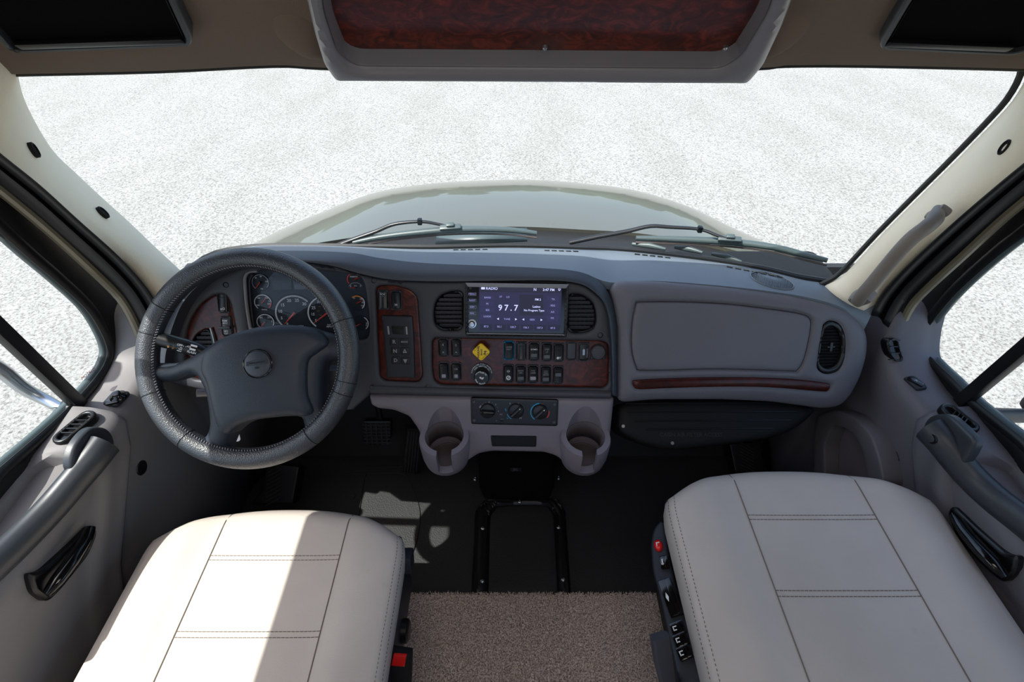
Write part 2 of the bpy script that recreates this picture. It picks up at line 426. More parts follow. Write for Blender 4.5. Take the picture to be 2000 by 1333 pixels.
def groundmat():
    m = bpy.data.materials.new('bright_gravel_asphalt'); n, b = nodes(m); L = n.links.new
    tc = n.nodes.new('ShaderNodeTexCoord')
    a = n.nodes.new('ShaderNodeTexNoise'); a.inputs['Scale'].default_value = 46; a.inputs['Detail'].default_value = 7; a.inputs['Roughness'].default_value = .8
    r = n.nodes.new('ShaderNodeValToRGB'); e = r.color_ramp.elements; e[0].position = .36; e[0].color = lin((84, 80, 76))+(1,); e[1].position = .54; e[1].color = lin((159, 158, 154))+(1,)
    L(tc.outputs['Object'], a.inputs['Vector']); L(a.outputs[0], r.inputs[0])
    mp = n.nodes.new('ShaderNodeMapping'); mp.inputs['Scale'].default_value = (.5, .22, 1); mp.inputs['Rotation'].default_value = (0, 0, .5)
    c = n.nodes.new('ShaderNodeTexNoise'); c.inputs['Scale'].default_value = 3; c.inputs['Detail'].default_value = 4
    r2 = n.nodes.new('ShaderNodeValToRGB'); e = r2.color_ramp.elements; e[0].position = .35; e[0].color = (.90, .90, .885, 1); e[1].position = .62; e[1].color = (1, 1, 1, 1)
    L(tc.outputs['Object'], mp.inputs[0]); L(mp.outputs[0], c.inputs['Vector']); L(c.outputs[0], r2.inputs[0])
    mx = n.nodes.new('ShaderNodeMixRGB'); mx.blend_type = 'MULTIPLY'; mx.inputs[0].default_value = 1; L(r.outputs[0], mx.inputs[1]); L(r2.outputs[0], mx.inputs[2])
    L(mx.outputs[0], b.inputs['Base Color']); b.inputs['Roughness'].default_value = .9
    bp = n.nodes.new('ShaderNodeBump'); bp.inputs['Strength'].default_value = .6; bp.inputs['Distance'].default_value = .01; L(a.outputs[0], bp.inputs['Height']); L(bp.outputs[0], b.inputs['Normal'])
    return m
M['ground'] = groundmat()
def carpetmat():
    m = bpy.data.materials.new('carpet_fibre'); n, b = nodes(m)
    tc = n.nodes.new('ShaderNodeTexCoord'); a = n.nodes.new('ShaderNodeTexNoise'); a.inputs['Scale'].default_value = 260; a.inputs['Detail'].default_value = 3
    r = n.nodes.new('ShaderNodeValToRGB'); e = r.color_ramp.elements; e[0].position = .38; e[0].color = lin((136, 120, 112))+(1,); e[1].position = .62; e[1].color = lin((244, 230, 220))+(1,)
    n.links.new(tc.outputs['Object'], a.inputs['Vector']); n.links.new(a.outputs[0], r.inputs[0]); n.links.new(r.outputs[0], b.inputs['Base Color']); b.inputs['Roughness'].default_value = .95; b.inputs['Specular IOR Level'].default_value = .1
    return m
M['carpet'] = carpetmat()

# frames
S30, C30 = math.sin(math.radians(30)), math.cos(math.radians(30))
FACE = Frame((0, .955, .80), (1, 0, 0), (0, S30, C30))       # plane of the dash face
def side(X, s): return -X if s < 0 else X+.04                 # cab half-width -> world x
SIDE = {-1: Frame((-.93, 0, .64), (0, 1, 0), (.06, 0, .56)), 1: Frame((.97, 0, .64), (0, -1, 0), (-.06, 0, .56))}
# ================================================================== GROUND
mb = MB(); mb.add([(-60, -40, -1.05), (60, -40, -1.05), (60, 90, -1.05), (-60, 90, -1.05)], [[0, 1, 2, 3]])
tag(mb.build('ground', M['ground'], smooth=None), 'pale sunlit gravelly asphalt lot outside the windows', kind='structure')
# a truck body under the cab floor throws the vehicle's shade on the lot
mb = MB(); mb.box((.02, .0, -.35), (1.96, 2.5, .60), bev=.05); mb.box((.02, -3.2, .2), (2.2, 3.9, 1.6), bev=.05)
tag(mb.build('vehicle_body', M['olive']), kind='structure')

# ================================================================== FLOOR, WALLS, CEILING
mb = MB(); mb.box((.02, -.05, -.02), (1.86, 2.7, .04))
# toe board
floor = mb.build('floor', M['floor']); tag(floor, 'black vinyl cab floor', kind='structure')
mb = MB(); mb.add([(-.9, 1.06, .0), (.95, 1.06, .0), (.95, 1.19, .25), (-.9, 1.19, .25), (-.9, 1.20, .69), (.95, 1.20, .69)], [[0, 1, 2, 3], [3, 2, 5, 4]])
tag(mb.build('wall_front', M['floor'], solid=.02, smooth=None), 'black firewall and toe board', kind='structure')

def lofty(secs, n): return [resample(s, n) for s in secs]
for s, nm in ((-1, 'wall_left'), (1, 'wall_right')):
    def sec(y, zt, xi=.83, out=.945):
        return [(side(out, s), y, zt+.006), (side(.90, s), y, zt), (side(xi+.028, s), y, zt-.004), (side(xi+.010, s), y, zt-.014), (side(xi, s), y, zt-.04),
                (side(xi+.004, s), y, zt-.10), (side(xi+.012, s), y, .30), (side(xi+.02, s), y, 0)]
    ys = [(.20, .62, .845), (.69, .64, .835), (.78, .642), (.85, .66), (.885, .70), (.91, .745), (.95, .755, .82), (1.00, .70, .80), (1.19, .60, .80)]
    secs = [sec(*q) for q in ys]
    secs = [list(r) for r in zip(*[catmull([c[k] for c in secs], 5) for k in range(8)])]
    mb = MB(); mb.loft(secs)
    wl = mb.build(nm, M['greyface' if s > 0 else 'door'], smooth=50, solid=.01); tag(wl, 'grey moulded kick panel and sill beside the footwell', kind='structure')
    # rear wall continuation behind the door panel so the cab is closed
    mb = MB(); mb.box((side(.955, s), -.55, .30), (.02, 1.55, .66))
    mb.build('outer_skin', M['olive'], wl)
    # round cap on the kick panel
    u, v = ((276, 914) if s < 0 else (1748, 893))
    p = PX(u, v, side(.842, s)); fr = Frame(p, (0, -s*1.0, 0), (0, 0, 1))
    mb = MB(); mb.lathe(fr, [(.0175, -.004), (.0175, .001), (.015, .003), (.010, .002)], 20); c = mb.build('screw_cap', M['black'], wl)

# right kick pocket
PK = Frame((side(.80, 1), 0, 0), (0, -1, 0), (0, 0, 1))
wr = bpy.data.objects['wall_right']
pk = [(1598, 812), (1632, 800), (1668, 812), (1705, 850), (1722, 900), (1730, 950), (1590, 950), (1592, 860)]
inner = [(1628, 832), (1655, 836), (1680, 862), (1692, 905), (1694, 944), (1614, 944), (1612, 870)]
relief('map_pocket', PK, roundpoly(PK.pp(pk), .02), M['greyface'], wr, holes=[roundpoly(PK.pp(inner), .02)], prof=rnd(.005, .012), step=.012, back=.045)
P2 = PK.shift(-.035); relief('pocket_back', P2, roundpoly(PK.pp(inner), .02), M['console'], wr, prof=rnd(.002, .01), step=.02, back=.01)

# ceiling (headliner): front lip follows the windshield header, then runs back over the cab
hdr = [(-130, 152), (0, 146), (300, 139), (530, 128), (620, 132), (800, 138), (1000, 140), (1250, 138), (1480, 133), (1540, 128), (1700, 128), (2000, 135), (2140, 142)]
H1 = [PT(u, v, .85) for u, v in catmull(hdr, 4)]
def lineup(dy, dz, wid=1.0): return [Vector((p.x*wid, p.y+dy, p.z+dz)) for p in H1]
rows = [lineup(.035, .075), lineup(.035, .02), lineup(.018, .0), H1, lineup(-.015, .004), lineup(-.06, .036), lineup(-.12, .088, .99), lineup(-.22, .17, .97), lineup(-.38, .27, .94), lineup(-.60, .335, .92), lineup(-1.1, .36, .92), lineup(-2.1, .37, .92)]
mb = MB(); mb.loft([list(r) for r in rows])
ceil = mb.build('ceiling', M['headliner'], smooth=60, solid=.02, off=1); tag(ceil, 'brown-grey fabric headliner above the windshield', kind='structure')
# bulged fabric cheeks beside the overhead cabinet
for s, cx in ((-1, 598), (1, 1512)):
    pts = []
    mbk = MB(); c = PT(cx, 62, .745); fr = Frame(c, (1, 0, 0), (0, -.74, .62))
    poly = ellipse(0, 0, .055, .085, 36)
    relief('headliner_bulge', fr, poly, M['headliner'], ceil, prof=lambda d, a, b: .030*np.clip(1-(a/.055)**2-(b/.085)**2, 0, 1)**1.6, step=.01, back=.03)
mb = MB(); mb.tube([Vector(p)+Vector((0, .006, -.001)) for p in H1], .0045, 8); mb.build('header_seal', M['rubber'], ceil)
# roof skin outside, side roof rails
mb = MB(); mb.loft([[Vector((p.x*1.02, p.y+.05, p.z+.06)) for p in H1], [Vector((p.x*.96, p.y-.15, p.z+.22)) for p in H1], [Vector((p.x*.92, .30, 1.66)) for p in H1], [Vector((p.x*.92, -1.2, 1.68)) for p in H1]])
mb.build('roof_skin', M['olive'], ceil, solid=.01)

# ================================================================== PILLARS, DOORS
GL = {-1: [(-40, 408), (0, 443), (56, 494), (112, 542), (169, 596), (198, 640), (213, 680), (208, 710), (190, 740), (150, 786), (100, 835), (0, 922)],
      1: [(2040, 420), (2000, 452), (1950, 490), (1875, 557), (1834, 603), (1810, 637), (1802, 660), (1808, 690), (1826, 713), (1860, 745), (1905, 790), (2000, 866)]}
WIN = {-1: [(15, 30), (30, 95), (35, 145), (52, 205), (100, 290), (150, 340), (200, 387), (250, 432), (300, 480), (355, 531), (385, 560)],
       1: [(2035, 30), (2020, 100), (2010, 150), (1985, 195), (1950, 235), (1875, 312), (1800, 386), (1725, 461), (1669, 521), (1640, 548), (1612, 562)]}
OUT = {-1: [(-260, 60), (-190, 130), (-110, 205), (-50, 258), (0, 302), (75, 362), (150, 430), (225, 497), (275, 552), (300, 590), (315, 620)],
       1: [(2260, 90), (2180, 165), (2100, 235), (2050, 280), (2000, 321), (1950, 362), (1875, 426), (1800, 494), (1750, 545), (1722, 580), (1706, 612)]}
BOD = {-1: [(-260, 130), (-190, 205), (-110, 275), (-50, 325), (0, 366), (75, 428), (150, 495), (225, 567), (250, 600), (268, 635), (280, 665)],
       1: [(2260, 165), (2180, 235), (2100, 300), (2050, 345), (2000, 388), (1950, 430), (1875, 500), (1810, 560), (1780, 592), (1762, 625), (1750, 655)]}
glass_poly = {}
for s in (-1, 1):
    tn = ('trim_1', 'trim_2')[s > 0]; side_w = ('left', 'right')[s > 0]
    F = SIDE[s]
    N = 40
    W = resample([PT(u, v, .86+(v-145)/(560-145)*.33) for u, v in catmull(WIN[s], 5)], N)
    def outp(lst, X0, tmin, tmax):
        r = []
        for u, v in catmull(lst, 5):
            p = PX(u, v, side(X0, s)); r.append(p)
        return resample(r, N)
    O = outp(OUT[s], .795, 0, 0); Bd = outp(BOD[s], .86, 0, 0)
    mid = []; rows = []
    for k in range(0, 9):
        f = k/8; row = []
        for i in range(N):
            a = Vector(W[i]); b = Vector(O[i]); c = a.lerp(b, f)
            inward = Vector((-s*.55, -.75, .25)).normalized()
            row.append(c+inward*(.030*math.sin(math.pi*min(1, f*1.05))**.8))
        rows.append(row)
    rows.insert(0, [Vector(p)+Vector((s*.035, .03, 0)) for p in W])
    rows.append([Vector(p)+Vector((s*.03, .02, 0)) for p in O])
    mb = MB(); mb.loft(rows); pil = mb.build(tn, M['pillar'], smooth=70, solid=.004); tag(pil, f'pale grey padded {side_w} windshield pillar trim', kind='structure')
    # windshield edge seal
    if s > 0: mb = MB(); mb.tube([Vector(p)+Vector((-.006, .012, 0)) for p in W], .0055, 8); mb.build('windshield_seal', M['rubber'], pil)
    # screw caps
    for u, v in ([(62, 294), (198, 417)] if s < 0 else [(1967, 289)]):
        # nearest surface point along the ray
        d = ray(u, v); best = None
        for row in rows:
            for q in row:
                q = Vector(q); t = (q-C0).dot(d)/d.dot(d); e = (C0+d*t-q).length
                if best is None or e < best[0]: best = (e, t)
        hp, hn = cast(bvh_of(pil), u, v, .0035); c = hp if hp is not None else C0+d*best[1]; nrm = hn if hn is not None else None
        X = Vector((0, 0, 1)).cross(nrm).normalized(); fr = Frame(c, X, nrm.cross(X))
        mb = MB(); mb.lathe(fr, [(.0115, -.012), (.0115, .0025), (.0095, .004), (.008, .001), (.003, .0)], 20, .75, 1.15); mb.build('screw_cap', M['mblack'], pil)
    # dark seals between trim and body
    rows = []
    for f, h in ((0, .028), (.12, .0), (.3, -.016), (.45, .002), (.6, .004), (.75, -.012), (1, 0)):
        rows.append([Vector(O[i]).lerp(Vector(Bd[i]), f)+Vector((-s*h*.7, -h*.6, h*.3)) for i in range(N)])
    mb = MB(); mb.loft(rows); mb.build('door_seal', M['rubber'], pil, smooth=70, solid=.004)
    mb = MB(); mb.tube([Vector(p)+Vector((s*.004, 0, 0)) for p in Bd], .010, 10); mb.build('body_flange', M['olive'], pil)

    # ---------------- door
    dn = ('door_1', 'door_2')[s > 0]
    def dx(X): return side(X, s)
    secs = []
    prof_front = [(.95, .655), (.925, .662), (.88, .658), (.842, .646), (.826, .622), (.824, .57), (.828, .50), (.834, .40), (.838, .25), (.84, .02)]
    prof_mid = [(.95, .655), (.925, .662), (.91, .652), (.905, .60), (.898, .56), (.872, .545), (.848, .552), (.836, .42), (.838, .25), (.84, .02)]
    def seam_y(z): return .702-1.02*max(0, .60-z) if z > .30 else .702-1.02*.30
    for y, pr in ((0, prof_mid), (.5, prof_mid), (.75, prof_mid), (.88, prof_mid), (.912, prof_mid), (.936, prof_front), (.97, prof_front), (1.0, prof_front)):
        # front end follows the slanted door edge
        secs.append([Vector((dx(X), -.9+y*(seam_y(z)+.9), z)) for X, z in pr])
    secs.append([Vector((p.x+s*.03, p.y, p.z)) for p in secs[-1]])
    secs2 = [list(r) for r in zip(*[catmull([c[k] for c in secs], 4) for k in range(10)])]
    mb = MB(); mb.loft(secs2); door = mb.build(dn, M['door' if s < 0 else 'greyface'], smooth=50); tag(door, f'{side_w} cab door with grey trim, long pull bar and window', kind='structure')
    # pull bar
    bar = [(205, 868), (180, 900), (148, 938), (108, 985), (58, 1038), (0, 1095), (-60, 1150), (-120, 1205)]
    if s > 0: bar = [(1815, 838), (1838, 862), (1868, 900), (1902, 938), (1950, 982), (2005, 1024), (2070, 1074), (2130, 1120)]
    Xb = [.804, .812, .828, .845, .858, .866, .872, .876]
    P = [PX(u, v, side(x, s)) for (u, v), x in zip(bar, Xb)]
    P = [Vector(p) for p in resample(catmull([tuple(q) for q in P], 5), 40)]
    hm = MB(); hm.tube(P, [.0225+.002*max(0, 1-i/9)**1.0 for i in range(40)], 14, flat=1.3, up=(0, 0, 1))
    hm.box(P[-1]+Vector((s*.012, 0, 0)), (.05, .07, .05), None, .012)
    pull = hm.build('pull_bar', M['handle'], door, smooth=60)
    # mounting block at the front end of the pull
    fb = Frame((dx(.824), 0, 0), (0, 1, 0), (0, 0, 1)) if s < 0 else Frame((dx(.824), 0, 0), (0, -1, 0), (0, 0, 1))
    blk = [(181, 833), (217, 836), (231, 862), (222, 905), (194, 936), (168, 938), (140, 915), (150, 870)] if s < 0 else [(1811, 811), (1847, 808), (1880, 840), (1903, 862), (1890, 890), (1865, 920), (1833, 915), (1808, 880), (1795, 834)]
    pb = roundpoly(fb.pp(blk, .010), .02)
    if s > 0: pass
    relief('pull_bar_mount', fb, pb, M['handle'], door, prof=rnd(.007, .010), step=.008, back=.01)
    q = PX(*((207, 882) if s < 0 else (1821, 858)), dx(.79)); fq = Frame(q, fb.X, fb.Y)
    mb = MB(); mb.lathe(fq, [(.010, -.01), (.010, .002), (.006, .001), (.005, -.002)], 16); mb.build('screw_cap', M['black'], pull)
    # top vent
    c = PZ(*((146, 834) if s < 0 else (1874, 816)), .664); fv = Frame(c, (0, 1, 0), (-1, 0, 0)) if s < 0 else Frame(c, (0, 1, 0), (-1, 0, 0))
    dirv = (PZ(*((178, 808) if s < 0 else (1845, 795)), .664)-PZ(*((114, 862) if s < 0 else (1903, 840)), .664)); L = dirv.length; X = dirv.normalized(); Y = Vector((0, 0, 1)).cross(X)
    fv = Frame(c, X, Y)
    vent = relief('air_vent', fv, rrect(0, 0, L+.012, .036, .017), M['black'], door, holes=[rrect(0, 0, L-.006, .020, .010)], prof=rnd(.004, .005), step=.006, back=.012)
    mb = MB(); mb.prism(fv, rrect(0, 0, L, .024, .011), -.006, -.0035); mb.build('vent_well', M['gloss'], vent)
    for k in range(4):
        x = -L/2+.02+k*(L-.04)/3; mb = MB(); mb.box(fv.pt(x, 0, -.001), (.0022, .022, .006), fv.rot(18)); mb.build('slat', M['black'], vent)
    # release lever in its cup
    lev = [(178, 1030), (165, 1060), (140, 1098), (112, 1135), (92, 1160)] if s < 0 else [(1862, 1005), (1885, 1040), (1915, 1075), (1945, 1105), (1962, 1125)]
    fr = Frame((dx(.834), 0, 0), fb.X, (0, 0, 1))
    cup = [(52, 1120), (78, 1118), (140, 1062), (178, 1024), (190, 1040), (172, 1085), (120, 1150), (92, 1178), (64, 1158)] if s < 0 else [(1990, 1085), (1968, 1085), (1905, 1030), (1862, 988), (1852, 1000), (1868, 1050), (1930, 1115), (1962, 1140), (1985, 1120)]
    cupo = relief('release_lever_cup', fr, roundpoly(fr.pp(cup), .012), M['black'], door, prof=lambda d, a, b: .004*np.clip(d/.004, 0, 1)-.003*np.clip((d-.006)/.006, 0, 1), step=.007, back=.01)
    P = [Vector(p) for p in resample([tuple(PX(u, v, dx(x))) for (u, v), x in zip(lev, (.815, .812, .81, .812, .82))], 12)]
    mb = MB(); mb.tube(P, [.008, .011, .012, .0125, .013, .0135, .014, .014, .014, .0135, .012, .009], 12, flat=.8)
    mb.build('release_lever', M['gloss'], door, smooth=60)
    # window frame + glass in the leaning side plane
    g = F.pp(GL[s]); g = catmull(g, 4)
    sg = 1 if s < 0 else -1                     # frame X runs forward on the left, backward on the right
    gl = g+[(sg*-.60, F.px(*GL[s][-1])[1]-.0), (sg*-.95, .30), (sg*-.60, .585), (sg*.30, .585), (sg*.60, .582), (sg*.70, .572), (sg*.745, .535), (sg*.768, .48)]
    top = F.px(*GL[s][0])
    gl = [q for q in gl]
    bod = F.pp([BOD[s][i] for i in range(2, 11)]); bod = [(a, b) for a, b in bod]
    front = [q for q in reversed(bod)]
    outer = [(sg*-1.25, .98), (sg*.30, .95), (sg*.55, .88), (sg*.70, .78), (sg*.79, .70), (sg*.80, .60)]+bod+[(sg*.78, .0-.01), (sg*-1.25, -.01)]
    fpoly = outer
    fo = relief('window_frame', F, fpoly, M['mblack'], door, holes=[gl], prof=rnd(.012, .014), step=.02, back=.02)
    # soft bright-edged bead just around the pane
    bead = [F.pt(a, b, .004) for a, b in gl]
    mb = MB(); mb.tube(bead, .011, 8, closed=True, flat=.7, up=tuple(F.N)); mb.build('glass_run_seal', M['rubber'], door, smooth=60)
    mb = MB(); mb.tube([F.pt(a*1.0, b, -.012) for a, b in gl], .010, 6, closed=True); mb.build('outer_bead', M['wiper'], door, smooth=60)
    # pane
    relief('window_pane', F.shift(-.014), gl, M['glass'], door, step=.25, back=.0, smooth=None)
    # belt seal
    # division bar
    bu = [(168, 806), (146, 786), (0, 648)] if s < 0 else [(1868, 800), (1886, 782), (2000, 686)]
    a0 = F.px(*bu[1]); a1 = F.px(*bu[2])
    dirb = np.array(a1)-np.array(a0); dirb /= np.linalg.norm(dirb)
    A = F.pt(a0[0]-dirb[0]*.02, a0[1]-dirb[1]*.02, .004); B = F.pt(a0[0]+dirb[0]*.60, a0[1]+dirb[1]*.60, .004)
    fbx = Frame((A+B)/2, B-A, (B-A).cross(F.N))
    mb = MB(); mb.box((A+B)/2, ((B-A).length, .026, .020), fbx, .004); mb.build('division_bar', M['rubber'], door)
# small round print etched at the left pane corner
F = SIDE[-1]; d = bpy.data.objects['door_1']
p0 = F.px(176, 738); p1 = F.px(196, 722); ang = math.degrees(math.atan2(p1[1]-p0[1], p1[0]-p0[0]))
fr = Frame(F.pt(*F.px(182, 731), -.010), F.X, F.Y).rot(ang)
o = text('etched_lettering', 'MOTRLD', fr, .0105, M['motr'], d, h=0); o['label'] = 'small red etched lettering in the pane corner'
fr = Frame(F.pt(*F.px(204, 702), -.010), F.X, F.Y).rot(ang+10); text('etched_lettering', '|||||', fr, .012, M['lgrey'], d, h=0)

# sill fittings left: sticker recess, mirror switch, side vents
wl = bpy.data.objects['wall_left']; wr = bpy.data.objects['wall_right']
bl_ = bvh_of(wl); br_ = bvh_of(wr); zl = cast(bl_, 222, 772)[0].z; zr_ = cast(br_, 1788, 748)[0].z
Z = Frame((0, 0, zl+.001), (1, 0, 0), (0, 1, 0))
relief('sill_label_plate', Z, Z.pp([(206, 765), (221, 764), (245, 741), (232, 741)]), M['sillprint'], wl, prof=rnd(.001, .002), step=.01, back=.002)
ms = relief('mirror_switch', Z, roundpoly(Z.pp([(200, 789), (222, 765), (253, 765), (250, 773), (228, 794), (206, 793)]), .006), M['panel'], wl, prof=rnd(.004, .006), step=.005, back=.004)
ms['label'] = 'dark plate with a round mirror joystick'
fr = Frame(PZ(232, 776, zl+.006), (1, 0, 0), (0, 1, 0)); mb = MB(); mb.lathe(fr, [(.017, 0), (.016, .004), (.010, .006), (.008, .013), (.004, .014)], 20); mb.build('joystick_knob', M['gloss'], ms, smooth=60)
fr = Frame(PZ(220, 787, zl+.006), (1, .35, 0), (-.35, 1, 0)); mb = MB(); mb.box(fr.pt(0, 0, 0), (.024, .009, .006), fr, .002); mb.build('selector_switch', M['gloss'], ms)
Z2 = Frame((0, 0, zr_+.001), (1, 0, 0), (0, 1, 0))
sw = relief('window_switch', Z2, roundpoly(Z2.pp([(1765, 738), (1784, 735), (1806, 752), (1811, 760), (1792, 762)]), .004), M['panel'], wr, prof=rnd(.004, .005), step=.005, back=.004)
fr = Frame(PZ(1788, 746, zr_+.006), (.6, -.75, 0), (.75, .6, 0)); mb = MB(); mb.box(fr.pt(0, 0, 0), (.032, .013, .006), fr, .0025); mb.build('rocker', M['gloss'], sw)
texts('rocker_print', [('∧', fr, .010), ('.', fr.rot(180), .012)], M['white'], sw, h=.0035)
for s, par in ((-1, wl), (1, wr)):
    zz = .672
    px = [(1732, 668), (1740, 661), (1752, 664), (1757, 680), (1764, 703), (1756, 707), (1746, 704), (1736, 688)]
    zf = Frame((0, 0, zz), (1, 0, 0), (0, .94, .34))
    hp, hn = cast(br_, 1748, 684, .008); zf = Frame(hp, (1, 0, 0), hn.cross(Vector((1, 0, 0))))
    if zf.N.dot(hn) < 0: zf = Frame(hp, (1, 0, 0), -hn.cross(Vector((1, 0, 0))))
    pl = zf.pp(px); 
    if s < 0: zf = Frame((-zf.o.x+.04, zf.o.y, zf.o.z), (1, 0, 0), (0, zf.Y.y, zf.Y.z)); pl = [(-a, b) for a, b in pl]
    pl = catmull(pl, 3, True); cx = sum(p[0] for p in pl)/len(pl); cy = sum(p[1] for p in pl)/len(pl)
    inn = [(cx+(a-cx)*.68, cy+(b-cy)*.80) for a, b in pl]
    vent = relief('side_vent', zf, pl, M['black'], par, holes=[inn], prof=rnd(.004, .005), step=.006, back=.02)
    mb = MB(); mb.prism(zf, [(cx+(a-cx)*.8, cy+(b-cy)*.9) for a, b in pl], -.012, -.006); mb.build('vent_well', M['gloss'], vent)
    for k in range(4): mb = MB(); mb.box(zf.pt(cx, cy-.022+k*.015, -.002), (.022, .002, .006), zf); mb.build('slat', M['black'], vent)

# grab handle on the right pillar
gh = empty('grab_handle', tuple(PT(1700, 560, 1.08)), 'grey moulded grab handle fixed along the right windshield pillar', 'handle')
T0, T1 = .93, 1.13
pts = [(1832, 408), (1826, 428), (1808, 445), (1785, 462), (1760, 487), (1730, 522), (1702, 556), (1684, 576), (1676, 588)]
dep = [.945, .925, .92, .93, .95, .985, 1.02, 1.05, 1.075]
P = [Vector(p) for p in resample(catmull([tuple(PT(u, v, t)) for (u, v), t in zip(pts, dep)], 5), 36)]
mb = MB(); mb.tube(P, [.008+.006*math.sin(math.pi*min(1, i/12)/1.0)*(1 if i < 6 else 0)+(.005 if i >= 6 else 0) for i in range(36)], 14, flat=1.0); mb.build('grip', M['grab'], gh, smooth=60)
mb = MB(); fr = Frame(PT(1832, 418, .945), (.6, .6, .4), (0, -.6, .7)); mb.box(fr.o, (.016, .040, .022), fr, .006); mb.build('end_mount', M['grab'], gh)
mb = MB(); fr = Frame(PT(1684, 580, 1.085), (.6, .6, .4), (0, -.6, .7)); mb.box(fr.o, (.03, .045, .03), fr, .008); mb.build('end_mount', M['grab'], gh)

# ================================================================== WINDSHIELD
WL = [(300, 575), (340, 557), (400, 506), (480, 488), (573, 485), (683, 486), (760, 487), (850, 488), (973, 485), (1060, 486), (1140, 489), (1200, 491), (1276, 498), (1402, 514), (1500, 531), (1560, 546), (1610, 554), (1650, 562), (1700, 580)]
WB = resample([tuple(PZ(u, v, .772)) for u, v in catmull(WL, 4)], 60)
HT = resample([tuple(p+Vector((0, .012, .004))) for p in H1], 60)
mb = MB(); rows = []
for k in range(7): rows.append([Vector(WB[i]).lerp(Vector(HT[i]), k/6)+Vector((0, .03*math.sin(math.pi*k/6)+.004, 0)) for i in range(60)])
mb.loft(rows); ws = mb.build('window_1', M['glass'], smooth=70); tag(ws, 'wide curved windshield pane', kind='structure')
mb = MB(); mb.tube([Vector(p)+Vector((0, .012, -.002)) for p in WB], .009, 8); mb.build('base_seal', M['rubber'], ws)
# ================================================================== HOOD, COWL, WIPERS (outside)
HR = [(470, 520), (520, 495), (558, 486), (620, 475), (683, 465), (760, 455), (828, 448), (900, 444), (987, 443), (1050, 444), (1140, 449), (1215, 453), (1272, 459), (1350, 470), (1430, 488), (1500, 512), (1570, 548)]
HS = [(500, 505), (525, 487), (560, 466), (600, 441), (640, 421), (690, 400), (760, 380), (850, 367), (960, 361), (1050, 361), (1140, 367), (1230, 380), (1320, 409), (1380, 435), (1440, 468), (1500, 499), (1570, 550)]
n = 70
R = resample([tuple(PZ(u, v, .725)) for u, v in catmull(HR, 4)], n)
zs = [.50-.10*abs((i/(len(HS)-1))*2-1)**2 for i in range(len(HS))]
S = resample(catmull([tuple(PZ(u, v, z)) for (u, v), z in zip(HS, zs)], 4), n)
rows = []
for k in range(-1, 13):
    f = k/12; row = []
    for i in range(n):
        a = Vector(R[i]); b = Vector(S[i]); c = a.lerp(b, f)
        c.z += .10*math.sin(math.pi*max(0, min(1, f)))*.55*(1-.2*abs(i/(n-1)*2-1))
        # raised centre panel of the hood
        e = abs(i/(n-1)*2-1); c.z += .018*(1/(1+math.exp((e-.62)*22)))*math.sin(math.pi*max(0, min(1, f)))
        if k < 0: c = a+Vector((0, -.0, -.03))
        row.append(c)
    rows.append(row)
cen = Vector((.02, 1.3, .3))
for dz, dr in ((-.05, .04), (-.14, .08), (-.30, .10), (-.60, .11)):
    rows.append([Vector(p)+Vector(((p[0]-.02)*dr*1.2, dr*1.3, dz)) for p in S])
mb = MB(); mb.loft(rows)
hood = empty('truck_hood', (.02, 1.6, .4), 'glossy grey-beige sloping hood of the truck ahead of the windshield', 'hood')
mb.build('hood_panel', M['hood'], hood, smooth=80)
c = PZ(1000, 364, .505); fr = Frame(c, (1, 0, 0), (0, .9, -.2)); mb = MB(); mb.box(c+Vector((0, 0, .012)), (.165, .03, .022), fr, .006); o = mb.build('hood_handle', M['wiper'], hood); o['label'] = 'dark bar at the nose of the hood'
# cowl between hood and windshield, with louvre mouldings
CW0 = resample([tuple(PZ(u, v+3, .765)) for u, v in catmull(WL[2:-2], 4)], 50)
CW1 = resample([tuple(PZ(u, v+2, .728)) for u, v in catmull(HR, 4)], 50)
mb = MB(); mb.loft([[Vector(CW0[i]).lerp(Vector(CW1[i]), f)+Vector((0, .02, -.012-.02*math.sin(math.pi*f))) for i in range(50)] for f in (0, .25, .5, .75, 1)])
cowl = mb.build('windshield_cowl', M['cowl'], smooth=60, solid=.01); tag(cowl, 'black plastic cowl strip between windshield base and hood', 'cowl')
for a, b, th in (((1235, 477), (1300, 487), .008), ((1318, 483), (1372, 494), .008), ((1390, 496), (1448, 512), .007)):
    A = PT(*a, 1.335); B = PT(*b, 1.30); mb = MB(); mb.tube([A, A.lerp(B, .5)+Vector((0, 0, .003)), B], [th*.6, th, th*.5], 8); o = mb.build('cowl_rib', M['wiper'], cowl, smooth=60)
mb = MB(); A = PT(850, 478, 1.345); B = PT(1030, 470, 1.36); mb.loft([[A, B], [A+Vector((0, .05, .01)), B+Vector((0, .05, .01))]]); mb.build('cowl_panel', M['wiper'], cowl, solid=.004)

# trees far beyond the lot, whose reflection darkens the hood
rt = np.random.RandomState(4); mb = MB()
for k in range(34):
    x = -60+k*3.7+rt.uniform(-1, 1); y = 46+rt.uniform(-4, 6); h = rt.uniform(6, 10.5); w__ = rt.uniform(2.4, 3.6)
    mb.tube([(x, y, -1.05), (x, y, h*.4)], .25, 6)
    for j in range(5):
        c = (x+rt.uniform(-1.4, 1.4), y+rt.uniform(-1, 1), h*(.35+.13*j)); r_ = w__*(1.0-.13*j); fr = Frame(c, (1, 0, 0), (0, 1, 0))
        mb.lathe(fr, [(r_*math.cos(q), r_*.9*math.sin(q)) for q in (-1.4, -.8, -.2, .4, 1.0, 1.5)], 9)
tl = mb.build('tree_line', plastic('tree_foliage', (62, 78, 44), .9, .1, bump=0, var=.3), smooth=60); tag(tl, 'row of trees beyond the lot, seen only as a dark band mirrored in the hood', 'trees', kind='stuff')
